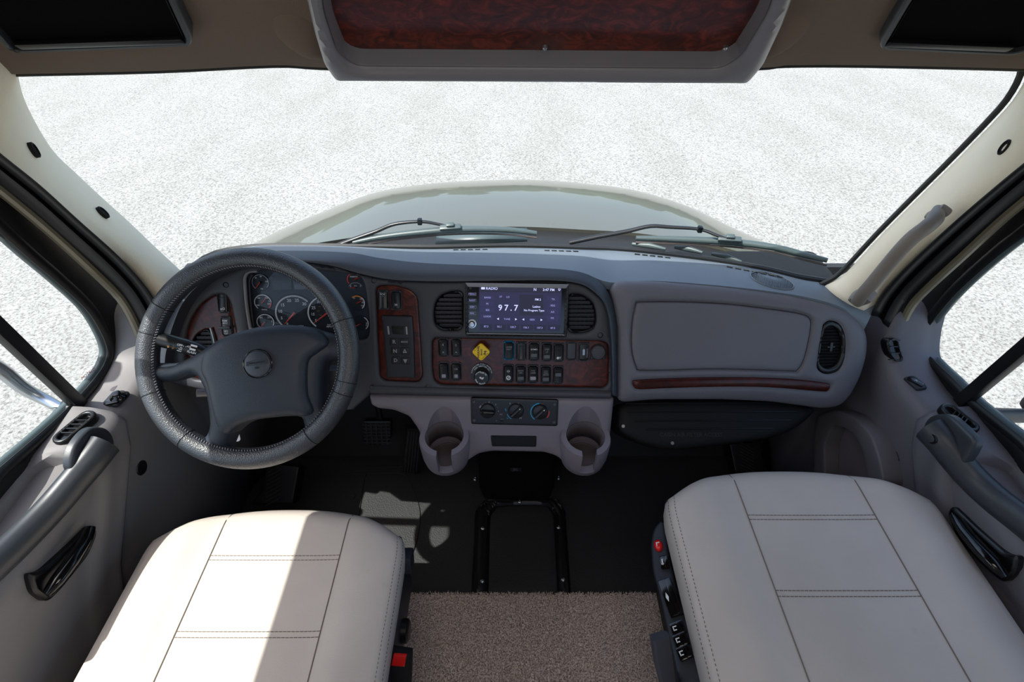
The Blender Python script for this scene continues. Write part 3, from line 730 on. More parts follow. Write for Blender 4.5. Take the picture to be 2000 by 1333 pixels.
def wiper(nm, label, arm, blade, joint):
    w_ = empty(nm, tuple(PT(*arm[0])), label, 'wiper')
    P = [Vector(p) for p in resample(catmull([tuple(PT(*q)) for q in arm], 4), 30)]
    mb = MB(); mb.tube(P, [.0085-.004*i/29 for i in range(30)], 10, flat=.7); mb.build('arm', M['black'], w_, smooth=60)
    P = [Vector(p) for p in resample(catmull([tuple(PT(*q)) for q in blade], 4), 30)]
    mb = MB(); mb.tube(P, [.004+.0065*math.sin(math.pi*min(1, max(0, (i+2)/33)))**.5 for i in range(30)], 8, flat=.8); bl = mb.build('blade', M['wiper'], w_, smooth=60)
    mb = MB(); mb.tube([p+Vector((0, -.006, -.010)) for p in P], .0028, 6); o = mb.build('rubber_edge', M['cup'], bl)
    c = PT(*joint); fr = Frame(c, P[17]-P[13], (0, -.4, 1)); mb = MB(); mb.box(c, (.055, .012, .016), fr, .004); mb.box(c+Vector((0, 0, .006)), (.02, .014, .012), fr, .003); mb.build('coupling', M['wiper'], w_)
    c = PT(*arm[-3]); mb = MB(); mb.box(c, (.012, .014, .016), None, .003); mb.build('nozzle', M['gloss'], w_)
    return w_
wiper('wiper', 'thin black wiper with its arm kinked upward, on the driver side of the glass',
      [(640, 487, 1.345), (690, 468, 1.335), (735, 452, 1.33), (770, 438, 1.32), (820, 433, 1.315), (850, 437, 1.315), (876, 443, 1.315)],
      [(690, 474, 1.335), (740, 464, 1.33), (800, 456, 1.325), (880, 449, 1.32), (950, 448, 1.325), (1000, 450, 1.33), (1048, 456, 1.335)], (880, 445, 1.313))
wiper('wiper', 'long wiper reaching past the hood to the right windshield corner',
      [(1112, 474, 1.345), (1170, 462, 1.335), (1225, 452, 1.325), (1270, 442, 1.315), (1310, 444, 1.305), (1367, 448, 1.29), (1400, 460, 1.275), (1425, 468, 1.265)],
      [(1242, 465, 1.32), (1310, 467, 1.31), (1380, 470, 1.295), (1450, 475, 1.275), (1520, 485, 1.25), (1570, 498, 1.23), (1616, 509, 1.21)], (1425, 468, 1.268))

# mirror arms outside the doors
ma = empty('mirror_arm', tuple(PT(0, 725, 1.1)), 'curved chrome mirror arm outside the left window', 'mirror arm')
P = [Vector(p) for p in resample(catmull([tuple(PX(u, v, x)) for u, v, x in ((-330, 560, -1.22), (-200, 610, -1.16), (-80, 680, -1.12), (0, 722, -1.11), (45, 758, -1.09), (90, 782, -1.06), (135, 806, -1.0))], 5), 24)]
mb = MB(); mb.tube(P, [.017]*12+[.017-.0006*k for k in range(12)], 14); mb.build('tube', M['chrome'], ma, smooth=60)
mb = MB(); mb.box(P[-1], (.05, .06, .03), None, .008); mb.build('bracket', M['wiper'], ma)
mb = MB(); mb.box(P[0]+Vector((-.06, 0, .06)), (.20, .06, .34), None, .02); mb.build('mirror_head', M['black'], ma, smooth=50)
ma = empty('mirror_arm', tuple(PX(1960, 812, 1.2)), 'dark straight mirror arm outside the right window', 'mirror arm')
mb = MB(); mb.tube([PX(1912, 811, 1.03), PX(1960, 812, 1.12), PX(2040, 813, 1.3), PX(2100, 780, 1.38)], .017, 14); mb.build('tube', M['panel'], ma, smooth=60)
mb = MB(); mb.box(PX(2110, 770, 1.42)+Vector((0, 0, .10)), (.20, .06, .34), None, .02); mb.build('mirror_head', M['black'], ma, smooth=50)
mb = MB(); mb.box(PX(1905, 810, 1.01), (.03, .05, .045), None, .008); mb.build('bracket', M['black'], ma)

# ================================================================== OVERHEAD CABINET AND BINS
oc = empty('overhead_cabinet', tuple(PT(1060, 100, .75)), 'overhead cabinet with silver-grey frame around a red burl wood door', 'cabinet')
def hdv(u, v): return PT(u, v, .80-(150-v)*.00145)
OF = Frame(PT(1000, 150, .80), (1, 0, 0), PT(1000, 0, .60)-PT(1000, 150, .80))
outp_ = [(652, 148), (1464, 153), (1492, 120), (1530, 40), (1560, -40), (1590, -160), (1590, -300), (560, -300), (560, -160), (590, -40), (614, 60), (632, 118)]
innp = [(692, 124), (1410, 129), (1446, 106), (1498, 20), (1516, -40), (1526, -130), (1526, -260), (622, -260), (622, -130), (626, -40), (634, 20), (660, 98)]
innw = [(708, 104), (1402, 108), (1430, 92), (1476, 18), (1500, -40), (1510, -130), (1510, -250), (638, -250), (638, -130), (640, -40), (650, 20), (676, 86)]
o1 = roundpoly(OF.pp(outp_), .012); i1 = roundpoly(OF.pp(innp), .02)
def fprof(d, a, b): return .014*np.sqrt(np.clip(1-(1-np.clip(d/.02, 0, 1))**2, 0, 1))
relief('frame', OF, o1, M['silver'], oc, holes=[i1], prof=fprof, step=.008, back=.05)
# sloping inner return of the frame
P0 = [OF.pt(a, b, .004) for a, b in i1]; cxm = sum(a for a, b in i1)/len(i1); cym = sum(b for a, b in i1)/len(i1)
OW = OF.shift(-.022); iw = roundpoly(OW.pp(innw), .02); P1 = [OW.pt(a, b) for a, b in iw]
mb = MB(); mb.loft([P0, P1], closed=True); mb.build('frame_return', M['silver'], oc, smooth=50)
relief('wood_door', OW.shift(.001), iw, M['woodo'], oc, prof=None, step=.05, back=.006)
for u in (1064, 1416): mb = MB(); mb.lathe(Frame(OF.pt(*OF.px(u, 107), -.012), OF.X, OF.Y), [(.004, 0), (.004, .004), (.002, .006)], 10); mb.build('catch', M['chrome'], oc)
for s, poly, lab in ((-1, [(20, 98), (372, 84), (378, 74), (320, -60), (290, -140), (-160, -140), (-80, -20)], 'black overhead bin with a grey rim, above the left pillar'),
                 (1, [(1985, 103), (1722, 90), (1716, 82), (1762, 0), (1800, -60), (1830, -140), (2300, -140), (2200, 10)], 'black overhead bin with a grey rim, above the right pillar')):
    if s < 0: bc_ = bvh_of(ceil)
    qs = [cast(bc_, u, v)[0] for u, v in ([(60, 90), (330, 80), (200, 5)] if s < 0 else [(1940, 95), (1750, 85), (1850, 5)])]
    Yd = Vector((0, qs[2].y-qs[0].y, qs[2].z-qs[0].z)); BF = Frame(qs[0], (1, 0, 0), Yd).shift(.010)
    bn = empty('storage_bin', tuple(BF.at(*poly[0])), lab, 'storage bin', 'overhead bins')
    pp = BF.pp(poly); pr = roundpoly(pp, .022); cx = sum(a for a, b in pr)/len(pr); cy = sum(b for a, b in pr)/len(pr)
    # inner opening: inset
    t_ = MB(); ii = None
    def inset(poly, d):
        A = np.array(poly); n = len(A); out = []; ar = sum(A[i][0]*A[(i+1) % n][1]-A[(i+1) % n][0]*A[i][1] for i in range(n)); sg = 1 if ar > 0 else -1
        for i in range(n):
            e1 = A[i]-A[i-1]; e2 = A[(i+1) % n]-A[i]; e1 = e1/(np.linalg.norm(e1)+1e-9); e2 = e2/(np.linalg.norm(e2)+1e-9)
            m = np.array((-(e1+e2)[1], (e1+e2)[0])); m = m/(np.linalg.norm(m)+1e-9)*sg; out.append(tuple(A[i]+m*d))
        return out
    inn = inset(pr, .010)
    relief('rim', BF, pr, M['handle'], bn, holes=[inn], prof=rnd(.008, .006), step=.008, back=.02)
    L0 = [BF.pt(a, b, .006) for a, b in inn]; L1 = [BF.pt(a, b, .0) for a, b in inset(pr, .014)]
    mb = MB(); mb.loft([L0, L1], closed=True); mb.build('liner', M['mblack'], bn, smooth=60)
    mb = MB(); mb.prism(BF, inset(pr, .011), -.03, .001); mb.build('dark_opening_plate', M['void'], bn)  # near-black plate across the opening stands in for the bin's shaded hollow
    lo_ = BF.pp([(poly[0][0], poly[0][1]-16), (poly[1][0], poly[1][1]-14)])
    mb = MB(); A = BF.pt(*lo_[0], .004); B = BF.pt(*lo_[1], .004); mb.box((A+B)/2, ((B-A).length*.92, .012, .01), Frame((A+B)/2, B-A, BF.Y), .003); mb.build('inner_lip', M['black'], bn)

# ================================================================== FLOOR ITEMS
fh = empty('floor_hatch', tuple(PZ(1015, 1100, 0)), 'black floor hatch with a raised rim and steel bolts, in front of the carpet', 'floor hatch')
Z0 = Frame((0, 0, .0), (1, 0, 0), (0, 1, 0))
ho = [(920, 1168), (928, 1000), (940, 985), (962, 975), (1076, 974), (1094, 984), (1104, 1000), (1116, 1168)]
hi = [(953, 1166), (957, 1010), (966, 998), (980, 990), (1060, 989), (1074, 996), (1082, 1010), (1090, 1166)]
po = Z0.pp(catmull(ho[1:-1], 4)); po = [Z0.px(*ho[0])]+po+[Z0.px(*ho[-1])]; pi_ = Z0.pp(catmull(hi[1:-1], 4)); pi_ = [Z0.px(*hi[0])]+pi_+[Z0.px(*hi[-1])]
relief('rim', Z0, po, M['rubber'], fh, holes=[pi_], prof=lambda d, a, b: .014*np.clip(d/.008, 0, 1)-.005*np.exp(-((d-.012)/.003)**2), step=.006, back=.004)
relief('lid', Z0, [(a, b) for a, b in pi_], M['floor'], fh, prof=rnd(.005, .012), step=.02, back=.002)
for u, v in ((1015, 980), (943, 1032), (1091, 1030), (942, 1135), (1100, 1132)):
    c = PZ(u, v, .0155); mb = MB(); fr = Frame(c, (1, 0, 0), (0, 1, 0)); mb.lathe(fr, [(.0065, -.004), (.0065, .001), (.004, .003), (.0022, .0032), (.002, .0015)], 14); mb.build('bolt', M['steel'], fh)
# floor mat seams (driver side stitched outline) built as thin raised beads
for pts in ([(640, 925), (715, 920), (712, 935), (700, 1010), (690, 1080)], [(712, 926), (780, 925), (800, 940), (820, 1000), (813, 1060), (795, 1100)], [(715, 915), (790, 912)], [(690, 965), (694, 968), (690, 975), (683, 975)]):
    P = [PZ(u, v, .002) for u, v in pts]; mb = MB(); mb.tube([Vector(p) for p in resample(catmull([tuple(p) for p in P], 4), 24)], .0016, 6); mb.build('mat_seam', M['cowl'], floor)
for u, v in ((928, 936), (1091, 934)):
    c = PZ(u, v, .003); mb = MB(); mb.lathe(Frame(c, (1, 0, 0), (0, 1, 0)), [(.0075, -.004), (.0075, .001), (.004, .004), (.002, .002)], 14); mb.build('bolt', M['steel'], floor)
# speaker box
sp = empty('speaker_box', (.012, .90, 0), 'black carpeted speaker box with a small logo badge, under the centre console', 'speaker')
A, B = PZ(946, 973, .015), PZ(1072, 973, .015); T1_, T2_ = PY(934, 884, .925), PY(1083, 884, .925)
SF = Frame((A+B)/2, (1, 0, 0), (T1_+T2_)/2-(A+B)/2)
poly = [(-.103, 0), (.103, 0), (.118, .05), (.117, .17), (.108, .195), (-.108, .195), (-.117, .17), (-.118, .05)]
m_ = plastic('speaker_carpet', (17, 17, 18), .95, .1, bump=.8, scale=700, dist=.003)
relief('cabinet', SF, roundpoly(poly, .012), m_, sp, prof=rnd(.014, .02), step=.01, back=.10)
c = SF.px(1007, 919, .018); fr = Frame(SF.pt(*c, .0155), SF.X, SF.Y)
bd = relief('logo_badge', fr, rrect(0, 0, .040, .018, .002), M['gloss'], sp, holes=[rrect(0, 0, .036, .014, .001)], prof=None, step=.01, back=.002)
bd2 = MB(); bd2.prism(fr, rrect(0, 0, .036, .014, .001), -.002, -.0005); bb = bd2.build('badge_plate', M['black'], bd)
text('badge_lettering', 'JBL', fr, .013, M['dgrey'], bd, h=.0003, bold=.02)

# carpet runner: backing sheet and tufts
random.seed(3)
cp = empty('carpet_runner', (.05, .3, 0), 'brown-grey cut-pile carpet on the floor between the two seats', 'carpet')
mb = MB()
x0, x1, y0, y1 = -.30, .41, -.55, .583
mb.box(((x0+x1)/2, (y0+y1)/2, .006), (x1-x0, y1-y0, .012), None, .003); mb.build('backing', M['carpet'], cp)
rng = np.random.RandomState(5); NT = 42000
X = rng.uniform(x0, x1, NT); Y = rng.uniform(.20, y1+.004, NT); hh = rng.uniform(.006, .013, NT); an = rng.uniform(0, 6.28, NT); w_ = rng.uniform(.0012, .0022, NT); lx = rng.normal(0, .0025, NT); ly = rng.normal(0, .0025, NT)
vs = np.zeros((NT, 4, 3)); 
for k in range(3):
    vs[:, k, 0] = X+w_*np.cos(an+k*2.094); vs[:, k, 1] = Y+w_*np.sin(an+k*2.094); vs[:, k, 2] = .010
vs[:, 3, 0] = X+lx; vs[:, 3, 1] = Y+ly; vs[:, 3, 2] = .010+hh
idx = (np.arange(NT)*4)[:, None]; fs = np.concatenate([idx+np.array([[0, 1, 3]]), idx+np.array([[1, 2, 3]]), idx+np.array([[2, 0, 3]])])
me = bpy.data.meshes.new('pile'); me.vertices.add(NT*4); me.vertices.foreach_set('co', vs.ravel()); me.loops.add(len(fs)*3); me.loops.foreach_set('vertex_index', fs.ravel())
me.polygons.add(len(fs)); me.polygons.foreach_set('loop_start', np.arange(len(fs))*3); me.polygons.foreach_set('loop_total', np.full(len(fs), 3)); me.update(); me.validate()
pile = link('pile', me, M['carpet'], cp, None); pile['kind'] = 'stuff'

# pedals and foot rests
def ribbed(name, poly, fr, mat, parent, nrib, along, h=.003, w=.0025, grid=0):
    o = relief(name, fr, roundpoly(fr.pp(poly), .006), mat, parent, prof=rnd(.004, .004), step=.01, back=.012)
    return o
bp_ = empty('brake_pedal', tuple(PT(737, 846, 1.60)), 'black brake pedal with a square-grid rubber pad, left of the ribbed pedal', 'pedal')
BF = Frame(PT(737, 846, 1.60), (1, .0, 0), (0, .45, .9))
poly = BF.pp([(710, 822), (764, 822), (764, 850), (758, 868), (722, 870), (709, 860)])
relief('pad', BF, roundpoly(poly, .006), M['rubber'], bp_, prof=rnd(.004, .004), step=.01, back=.02)
A = np.array(poly); lo_, hi_ = A.min(0), A.max(0)
mb = MB()
for k in range(1, 6): x = lo_[0]+(hi_[0]-lo_[0])*k/6; mb.box(BF.pt(x, (lo_[1]+hi_[1])/2, .006), (.003, (hi_[1]-lo_[1])*.86, .004), BF)
for k in range(1, 7): y = lo_[1]+(hi_[1]-lo_[1])*k/7; mb.box(BF.pt((lo_[0]+hi_[0])/2, y, .006), ((hi_[0]-lo_[0])*.9, .003, .004), BF)
o = mb.build('tread', plastic('tread_rubber', (52, 48, 50), .6, bump=0), bp_)
mb = MB(); mb.tube([BF.pt(.01, .04, -.01), BF.pt(.01, .12, .02), Vector((-.37, 1.22, .55))], .010, 8); mb.build('lever', M['black'], bp_)
ap = empty('accelerator_pedal', tuple(PZ(805, 915, .02)), 'long black ribbed accelerator pedal hinged at the floor', 'pedal')
b0, t0 = PZ(806, 924, .02), PT(814, 836, 1.56); AF = Frame((b0+t0)/2, (1, .12, 0), t0-b0)
poly = AF.pp([(795, 836), (826, 838), (818, 926), (786, 922)])
relief('pad', AF, roundpoly(poly, .006), M['rubber'], ap, prof=rnd(.003, .003), step=.012, back=.015)
mb = MB(); A = np.array(poly)
for k in range(5):
    f = (k+.8)/5.8; a = A[3]*(1-f)+A[2]*f; b = A[0]*(1-f)+A[1]*f; pa = AF.pt(*(a+(b-a)*.05), .005); pb = AF.pt(*(a+(b-a)*.95), .005); mb.tube([pa, pb], .0022, 6)
mb.build('tread', bpy.data.materials['tread_rubber'], ap)
for poly, lab in (([(522, 905), (585, 912), (572, 985), (488, 985), (512, 960)], 'black foot rest with diagonal ribs, left of the brake pedal'), ([(1424, 868), (1486, 862), (1492, 925), (1436, 925)], 'black foot rest with diagonal ribs, in the passenger footwell')):
    c = PT(*poly[1], 1.62); FF = Frame(PT((poly[0][0]+poly[2][0])/2, 945, 1.60 if poly[0][0] < 1000 else 1.66), (1, 0, 0), (0, .6, .5))
    fo_ = empty('foot_rest', tuple(FF.o), lab, 'foot rest')
    pl = FF.pp(poly); relief('pad', FF, roundpoly(pl, .006), M['rubber'], fo_, prof=rnd(.004, .004), step=.012, back=.05)
    A = np.array(pl); lo_, hi_ = A.min(0), A.max(0); mb = MB()
    for k in range(9):
        y = lo_[1]+(hi_[1]-lo_[1])*(k+.6)/10; x = (lo_[0]+hi_[0])/2; sg = 1 if poly[0][0] < 1000 else -1
        mb.tube([FF.pt(x-.022, y-.012*sg, .006), FF.pt(x+.022, y+.012*sg, .006)], .0022, 6)
    mb.build('tread', bpy.data.materials['tread_rubber'], fo_)
# ================================================================== DASHBOARD
dash = empty('dashboard', (.02, 1.0, .5), 'full-width dark and grey dashboard with red burl wood trim', 'dashboard')
F = FACE
# ---- top pad
WP = [(322, 590), (352, 548), (400, 506), (480, 487), (573, 484), (683, 485), (760, 486), (850, 487), (973, 484), (1060, 485), (1140, 488), (1200, 490), (1276, 497), (1402, 513), (1500, 530), (1565, 546), (1620, 556), (1715, 584)]
KP = [(316, 625), (345, 580), (396, 527), (478, 495), (573, 490), (683, 494), (741, 504), (828, 514), (973, 520), (1060, 524), (1130, 531), (1192, 552), (1276, 549), (1402, 558), (1510, 570), (1590, 584), (1650, 604), (1690, 640)]
wp = resample([tuple(PZ(u, v, .772)) for u, v in catmull(WP, 5)], 1+5*17)
wp = [tuple(PZ(u, v, .772)) for u, v in catmull(WP, 5)]
kp = [F.pt(*F.px(u, v, .011), .011) for u, v in catmull(KP, 5)]
rows = []
n = len(wp)
rows.append([Vector(p)+Vector((0, .01, -.04)) for p in wp])
for k in range(9):
    f = k/8; rows.append([Vector(wp[i]).lerp(kp[i], f)+Vector((0, 0, .010*math.sin(math.pi*f))) for i in range(n)])
rows.append([p+Vector((0, .0, -.02)) for p in kp])
mb = MB(); mb.loft(rows); pad = mb.build('top_pad', M['pad'], dash, smooth=55)
# ---- brow hood around the instrument and centre panels
BO = [(306, 748), (303, 712), (308, 675), (322, 622), (345, 580), (396, 527), (478, 495), (573, 490), (683, 494), (741, 504), (828, 514), (973, 520), (1060, 524), (1130, 531), (1168, 548), (1192, 580), (1204, 630), (1206, 700), (1207, 776)]
BI = [(328, 744), (322, 712), (326, 680), (340, 630), (362, 585), (405, 546), (478, 520), (560, 511), (640, 518), (700, 534), (760, 546), (850, 550), (960, 549), (1070, 548), (1130, 554), (1162, 572), (1184, 600), (1194, 660), (1197, 772)]
def ccat(L, hs): 
    P = catmull(L, 5); return P
bo = catmull(BO, 5); bi = catmull(BI, 5); n = len(bo)
hL = lambda i: .030+.030*math.exp(-((i/n-.34)/.22)**2)           # the visor stands further out over the gauges
def prj(u, v, h): return F.pt(*F.px(u, v, h), h)
rows = [[prj(*bo[i], .012) for i in range(n)]]
for f in (.12, .35, .6, .82, .95, 1.0):
    rows.append([prj(bo[i][0]+(bi[i][0]-bo[i][0])*f, bo[i][1]+(bi[i][1]-bo[i][1])*f, .012+(hL(i)-.012)*math.sin(f*math.pi/2)) for i in range(n)])
rows.append([rows[-1][i]-F.N*.008 for i in range(n)])
rows.append([prj(bi[i][0], bi[i][1], hL(i))-F.N*(hL(i)+.02)+F.X*0 for i in range(n)])
mb = MB(); mb.loft(rows); mb.build('brow', M['brow'], dash, smooth=55)
# ---- bezel plate with openings
BZ = bi[:]
bz = [F.px(u, v) for u, v in BZ]+F.pp([(1197, 773), (1150, 772), (960, 770), (725, 765), (722, 772), (690, 800), (560, 812), (460, 800), (400, 762), (345, 750)])
ventL = [(905, 568), (880, 569), (860, 577), (850, 592), (847, 615), (850, 634), (862, 645), (905, 647)]
ventR = [(1108, 573), (1136, 575), (1155, 587), (1163, 606), (1164, 632), (1155, 645), (1138, 650), (1108, 650)]
woodC = [(844, 667), (850, 660), (1176, 666), (1188, 672), (1190, 700), (1188, 750), (1178, 758), (862, 752), (848, 744), (844, 720)]
woodL = [(734, 558), (770, 557), (800, 565), (816, 580), (820, 640), (826, 735), (818, 747), (752, 744), (742, 736), (737, 650)]
gauge = [(476, 536), (500, 529), (560, 526), (640, 529), (706, 539), (714, 560), (722, 620), (722, 664), (620, 668), (500, 668), (488, 650), (480, 590)]
woodK = [(362, 668), (368, 630), (392, 592), (420, 575), (442, 574), (452, 590), (462, 640), (468, 665), (462, 672), (445, 690), (430, 720), (412, 744), (376, 740), (362, 720)]
holes = [roundpoly(F.pp(h), r) for h, r in ((ventL, .02), (ventR, .02), (woodC, .012), (woodL, .015), (gauge, .02), (woodK, .02))]
bez = relief('bezel', F, bz, M['bezel'], dash, holes=holes, prof=lambda d, a, b: .006*np.sqrt(np.clip(1-(1-np.clip(d/.008, 0, 1))**2, 0, 1)), step=.010, back=.025)
# lower rolled lip of the bezel
P = [F.pt(*F.px(u, v, .008), .004) for u, v in catmull([(724, 762), (850, 766), (1000, 769), (1130, 771), (1192, 772)], 5)]
mb = MB(); mb.tube(P, .011, 10, flat=1.0); mb.build('lower_lip', M['bezel'], bez, smooth=60)
kv = [(372, 690), (374, 668), (384, 652), (402, 643), (410, 645), (417, 672), (420, 700), (400, 706)]
for nm, L, r, lab in (('wood_trim', woodC, .012, None), ('wood_trim', woodL, .015, None), ('wood_trim', woodK, .02, None)):
    relief(nm, F.shift(-.004), roundpoly(F.pp(L), r), M['wood'], dash, holes=([roundpoly(F.pp(kv), .011)] if L is woodK else []), prof=rnd(.002, .004), step=.02, back=.015)
for u, v in ((730, 548), (728, 757), (835, 757), (1172, 655), (1184, 768), (441, 557)):
    mb = MB(); fr = F.centre(u, v, .006); mb.lathe(fr, [(.0066, -.002), (.0066, .001), (.0052, .0015), (.0045, -.001), (.002, -.001)], 16); mb.build('screw', M['black'], bez)

def slatvent(outline, fr, nsl, parent, r=.02, depth=.022, tilt=0, louver=.0022, vert=0, ring=.9):
    pl = roundpoly(fr.pp(outline), r); A = np.array(pl); c = A.mean(0)
    inn = [tuple(c+(np.array(p)-c)*ring) for p in pl]
    v = relief('air_vent', fr, pl, M['black'], parent, holes=[inn], prof=rnd(.004, .005), step=.008, back=.03)
    mb = MB(); mb.prism(fr, [tuple(c+(np.array(p)-c)*.96) for p in pl], -.034, -.028); mb.build('vent_well', M['gloss'], v)
    B = np.array(inn); lo_, hi_ = B.min(0), B.max(0)
    for k in range(nsl):
        y = lo_[1]+(hi_[1]-lo_[1])*(k+.7)/(nsl+.4)
        xs = []
        for i in range(len(B)):
            p, q = B[i], B[(i+1) % len(B)]
            if (p[1]-y)*(q[1]-y) < 0: xs.append(p[0]+(q[0]-p[0])*(y-p[1])/(q[1]-p[1]))
        if len(xs) < 2: continue
        a, b = min(xs), max(xs); fr2 = Frame(fr.pt((a+b)/2, y, -.006), fr.X, fr.Y*math.cos(.5)+fr.N*math.sin(.5))
        mb = MB(); mb.box(fr2.o, (b-a, .009, louver), fr2, .0006); mb.build('slat', M['bezel'] if vert == 0 else M['black'], v)
    for k in range(vert or 5):
        x = lo_[0]+(hi_[0]-lo_[0])*(k+1)/((vert or 5)+1); mb = MB(); mb.box(fr.pt(x, (lo_[1]+hi_[1])/2, -.020), (.002, (hi_[1]-lo_[1])*.82, .010), fr); mb.build('fin', M['mblack'], v)
    return v
slatvent(ventL, F, 8, dash); slatvent(ventR, F, 8, dash)
# small vent in the left wood panel
kv_old = [(372, 690), (374, 668), (384, 652), (402, 643), (410, 645), (417, 672), (420, 700), (400, 706)]
slatvent(kv, F, 6, dash, r=.012)
P = [F.pt(*F.px(u, v, .003), .003) for u, v in ((411, 641), (417, 660), (422, 685), (424, 700))]; mb = MB(); mb.tube(P, .0026, 8); mb.build('vent_trim', M['steel'], dash, smooth=60)

# ---- rocker switches
def switch(u, v, style, wd=.0255, ht=.046, ring='bezel', prints=(), wpx=None):
    fr = F.centre(u, v, 0); b = relief('rocker_switch', fr, rrect(0, 0, wd, ht, .004), M[ring], dash, holes=[rrect(0, 0, wd-.006, ht-.008, .003)], prof=rnd(.003, .0025), step=.01, back=.004)
    mb = MB(); W, H = wd-.0065, ht-.0085
    if style == 'blank': mb.prism(fr, rrect(0, 0, W, H, .003), -.004, .001, .001); mat = M['bezel']
    elif style == 'usb': mb.prism(fr, rrect(0, 0, W, H, .003), -.004, .0, .001); mat = M['black']
    else:
        # concave rocker: profile bent about its middle
        vs = []; N = 10
        for k in range(N+1):
            y = -H/2+H*k/N; s = (1 if style != 'down' else -1)*y/H*2
            h = .003+.0022*s+.0012*abs(s)**2
            for x in (-W/2, -W*.42, W*.42, W/2): vs.append(fr.pt(x, y, h-(.0015 if abs(x) > W*.45 else 0)))
        fs = [[k*4+i, k*4+i+1, k*4+i+5, k*4+i+4] for k in range(N) for i in range(3)]
        mb.add(vs, fs); e = [fr.pt(x, y, -.004) for x, y in ((-W/2, -H/2), (W/2, -H/2), (W/2, H/2), (-W/2, H/2))]
        tb = [vs[0], vs[3], vs[-1], vs[-4]]; mb.add(e+tb, [[0, 1, 5, 4], [1, 2, 6, 5], [2, 3, 7, 6], [3, 0, 4, 7]])
        mb.box(fr.pt(0, H*.30, .0052), (W*.72, .0014, .0012), fr, .0004); mat = M['black']
    mb.build('rocker', mat, b, smooth=50)
    for it in prints:
        kind, x, y, sz = it[:4]; mat = M[it[4]] if len(it) > 4 else M['lgrey']
        fr2 = Frame(fr.pt(x, y, .0056), F.X, F.Y)
        if kind == 'bar': mb = MB(); mb.prism(fr2, rrect(0, 0, sz, .008, .001), -.003, .0002); mb.build('indicator_lens', mat, b)
        elif kind == 'ring':
            relief('symbol', fr2, ellipse(0, 0, sz, sz, 18), mat, b, holes=[ellipse(0, 0, sz*.62, sz*.62, 18)], step=.01, back=.0003, smooth=None)
            mb = MB(); mb.box(fr2.o, (sz*1.5, sz*.3, .0004), fr2.rot(45)); mb.build('symbol', mat, b)
        elif kind == 'dot': mb = MB(); mb.lathe(fr2, [(sz, 0), (sz*.8, .0004)], 14); mb.build('symbol', mat, b)
        elif kind == 'tri': mb = MB(); mb.prism(fr2, [(-sz, -sz*.7), (sz, -sz*.7), (0, sz)], 0, .0003); mb.build('symbol', mat, b)
        else: text('symbol', kind, fr2, sz, mat, b, h=0, bold=.01)
    return b
G = 'dgrey'
switch(866, 679, 'up', prints=(('I', 0, .007, .007, 'white'), ('tri', 0, -.010, .0022)))
switch(891, 679, 'up', prints=(('()', 0, .007, .007), ('tri', 0, -.010, .0022)))
switch(867, 725, 'up', prints=(('bar', 0, -.011, .009, 'lgrey'),))
switch(891, 726, 'up', prints=(('OB', 0, .007, .006), ('bar', 0, -.010, .008, 'lgrey')))
switch(994, 685, 'up', ring='tealring', prints=(('LOWER', 0, .009, .0042), ('HEAT', 0, .004, .0048)))
switch(1018, 686, 'down', prints=(('--', 0, -.013, .006, G),))
switch(1043, 687, 'up', prints=(('DOMES', 0, .006, .0048, 'white'), ('bar', 0, -.008, .014, G)))
switch(1068, 688, 'up', prints=(('STEP', 0, .007, .005), ('UP', 0, .001, .0045), ('bar', 0, -.010, .013, G), ('DOWN', 0, -.012, .004)))
switch(1091, 689, 'up', prints=(('dot', -.002, -.012, .003, 'white'), ('Y', .003, -.012, .008, 'white')))
switch(1116, 686, 'blank')
sb = switch(1140, 688, 'usb')
fr = F.centre(1140, 688, .0008)
texts('port_lettering', [('USB 2.1A', fr.rot(90), .006)], M['amberdim'], sb, bold=.02); fr2 = F.centre(1147, 690, .0008); texts('port_lettering', [('CHARGE', fr2.rot(90), .0055)], M['lgrey'], sb)
mb = MB(); mb.box(fr.pt(-.0, 0, .001), (.005, .014, .002), fr); mb.build('socket', M['steel'], sb)
switch(993, 730, 'up', prints=(('◇', 0, .006, .008), ('<>', 0, .007, .007, 'white'), ('ring', 0, -.009, .0055, 'white')))
switch(1017, 731, 'up', prints=(('FRONT', 0, .009, .0042), ('DISC', 0, .004, .0042), ('bar', 0, -.009, .014, G), ('DRAIN', 0, -.009, .0042)))
switch(1041, 731, 'up', prints=(('FOG', 0, .009, .0042), ('LAMPS', 0, .004, .0042), ('bar', 0, -.009, .013, 'lgrey')))
switch(1066, 732, 'up', prints=(('AUX', 0, .010, .0042), ('TRAIL', 0, .005, .0042), ('BRAKE', 0, .0005, .0042), ('bar', 0, -.010, .014, G)))
switch(1090, 733, 'up', prints=(('bar', 0, .002, .013, G),))
switch(749, 586, 'down', prints=(('>¦<', 0, .013, .008, 'white'),))
switch(774, 587, 'up', prints=(('H', 0, -.010, .008, 'white'),))
switch(436, 592, 'down', wd=.026, ht=.048, prints=(('oO', 0, -.013, .008, 'white'),))
hs = switch(443, 638, 'blank', wd=.026, ht=.048, prints=(('RSM/', 0, .014, .0055, 'white'), ('ACC', 0, .0085, .0055, 'white'), ('SET/', 0, -.0105, .0050, 'white'), ('CST', 0, -.016, .0050, 'white')))
mb = MB(); fr = F.centre(443, 640, .004); mb.box(fr.pt(-.003, 0, .002), (.026, .006, .008), fr, .001); mb.build('toggle', M['black'], hs)
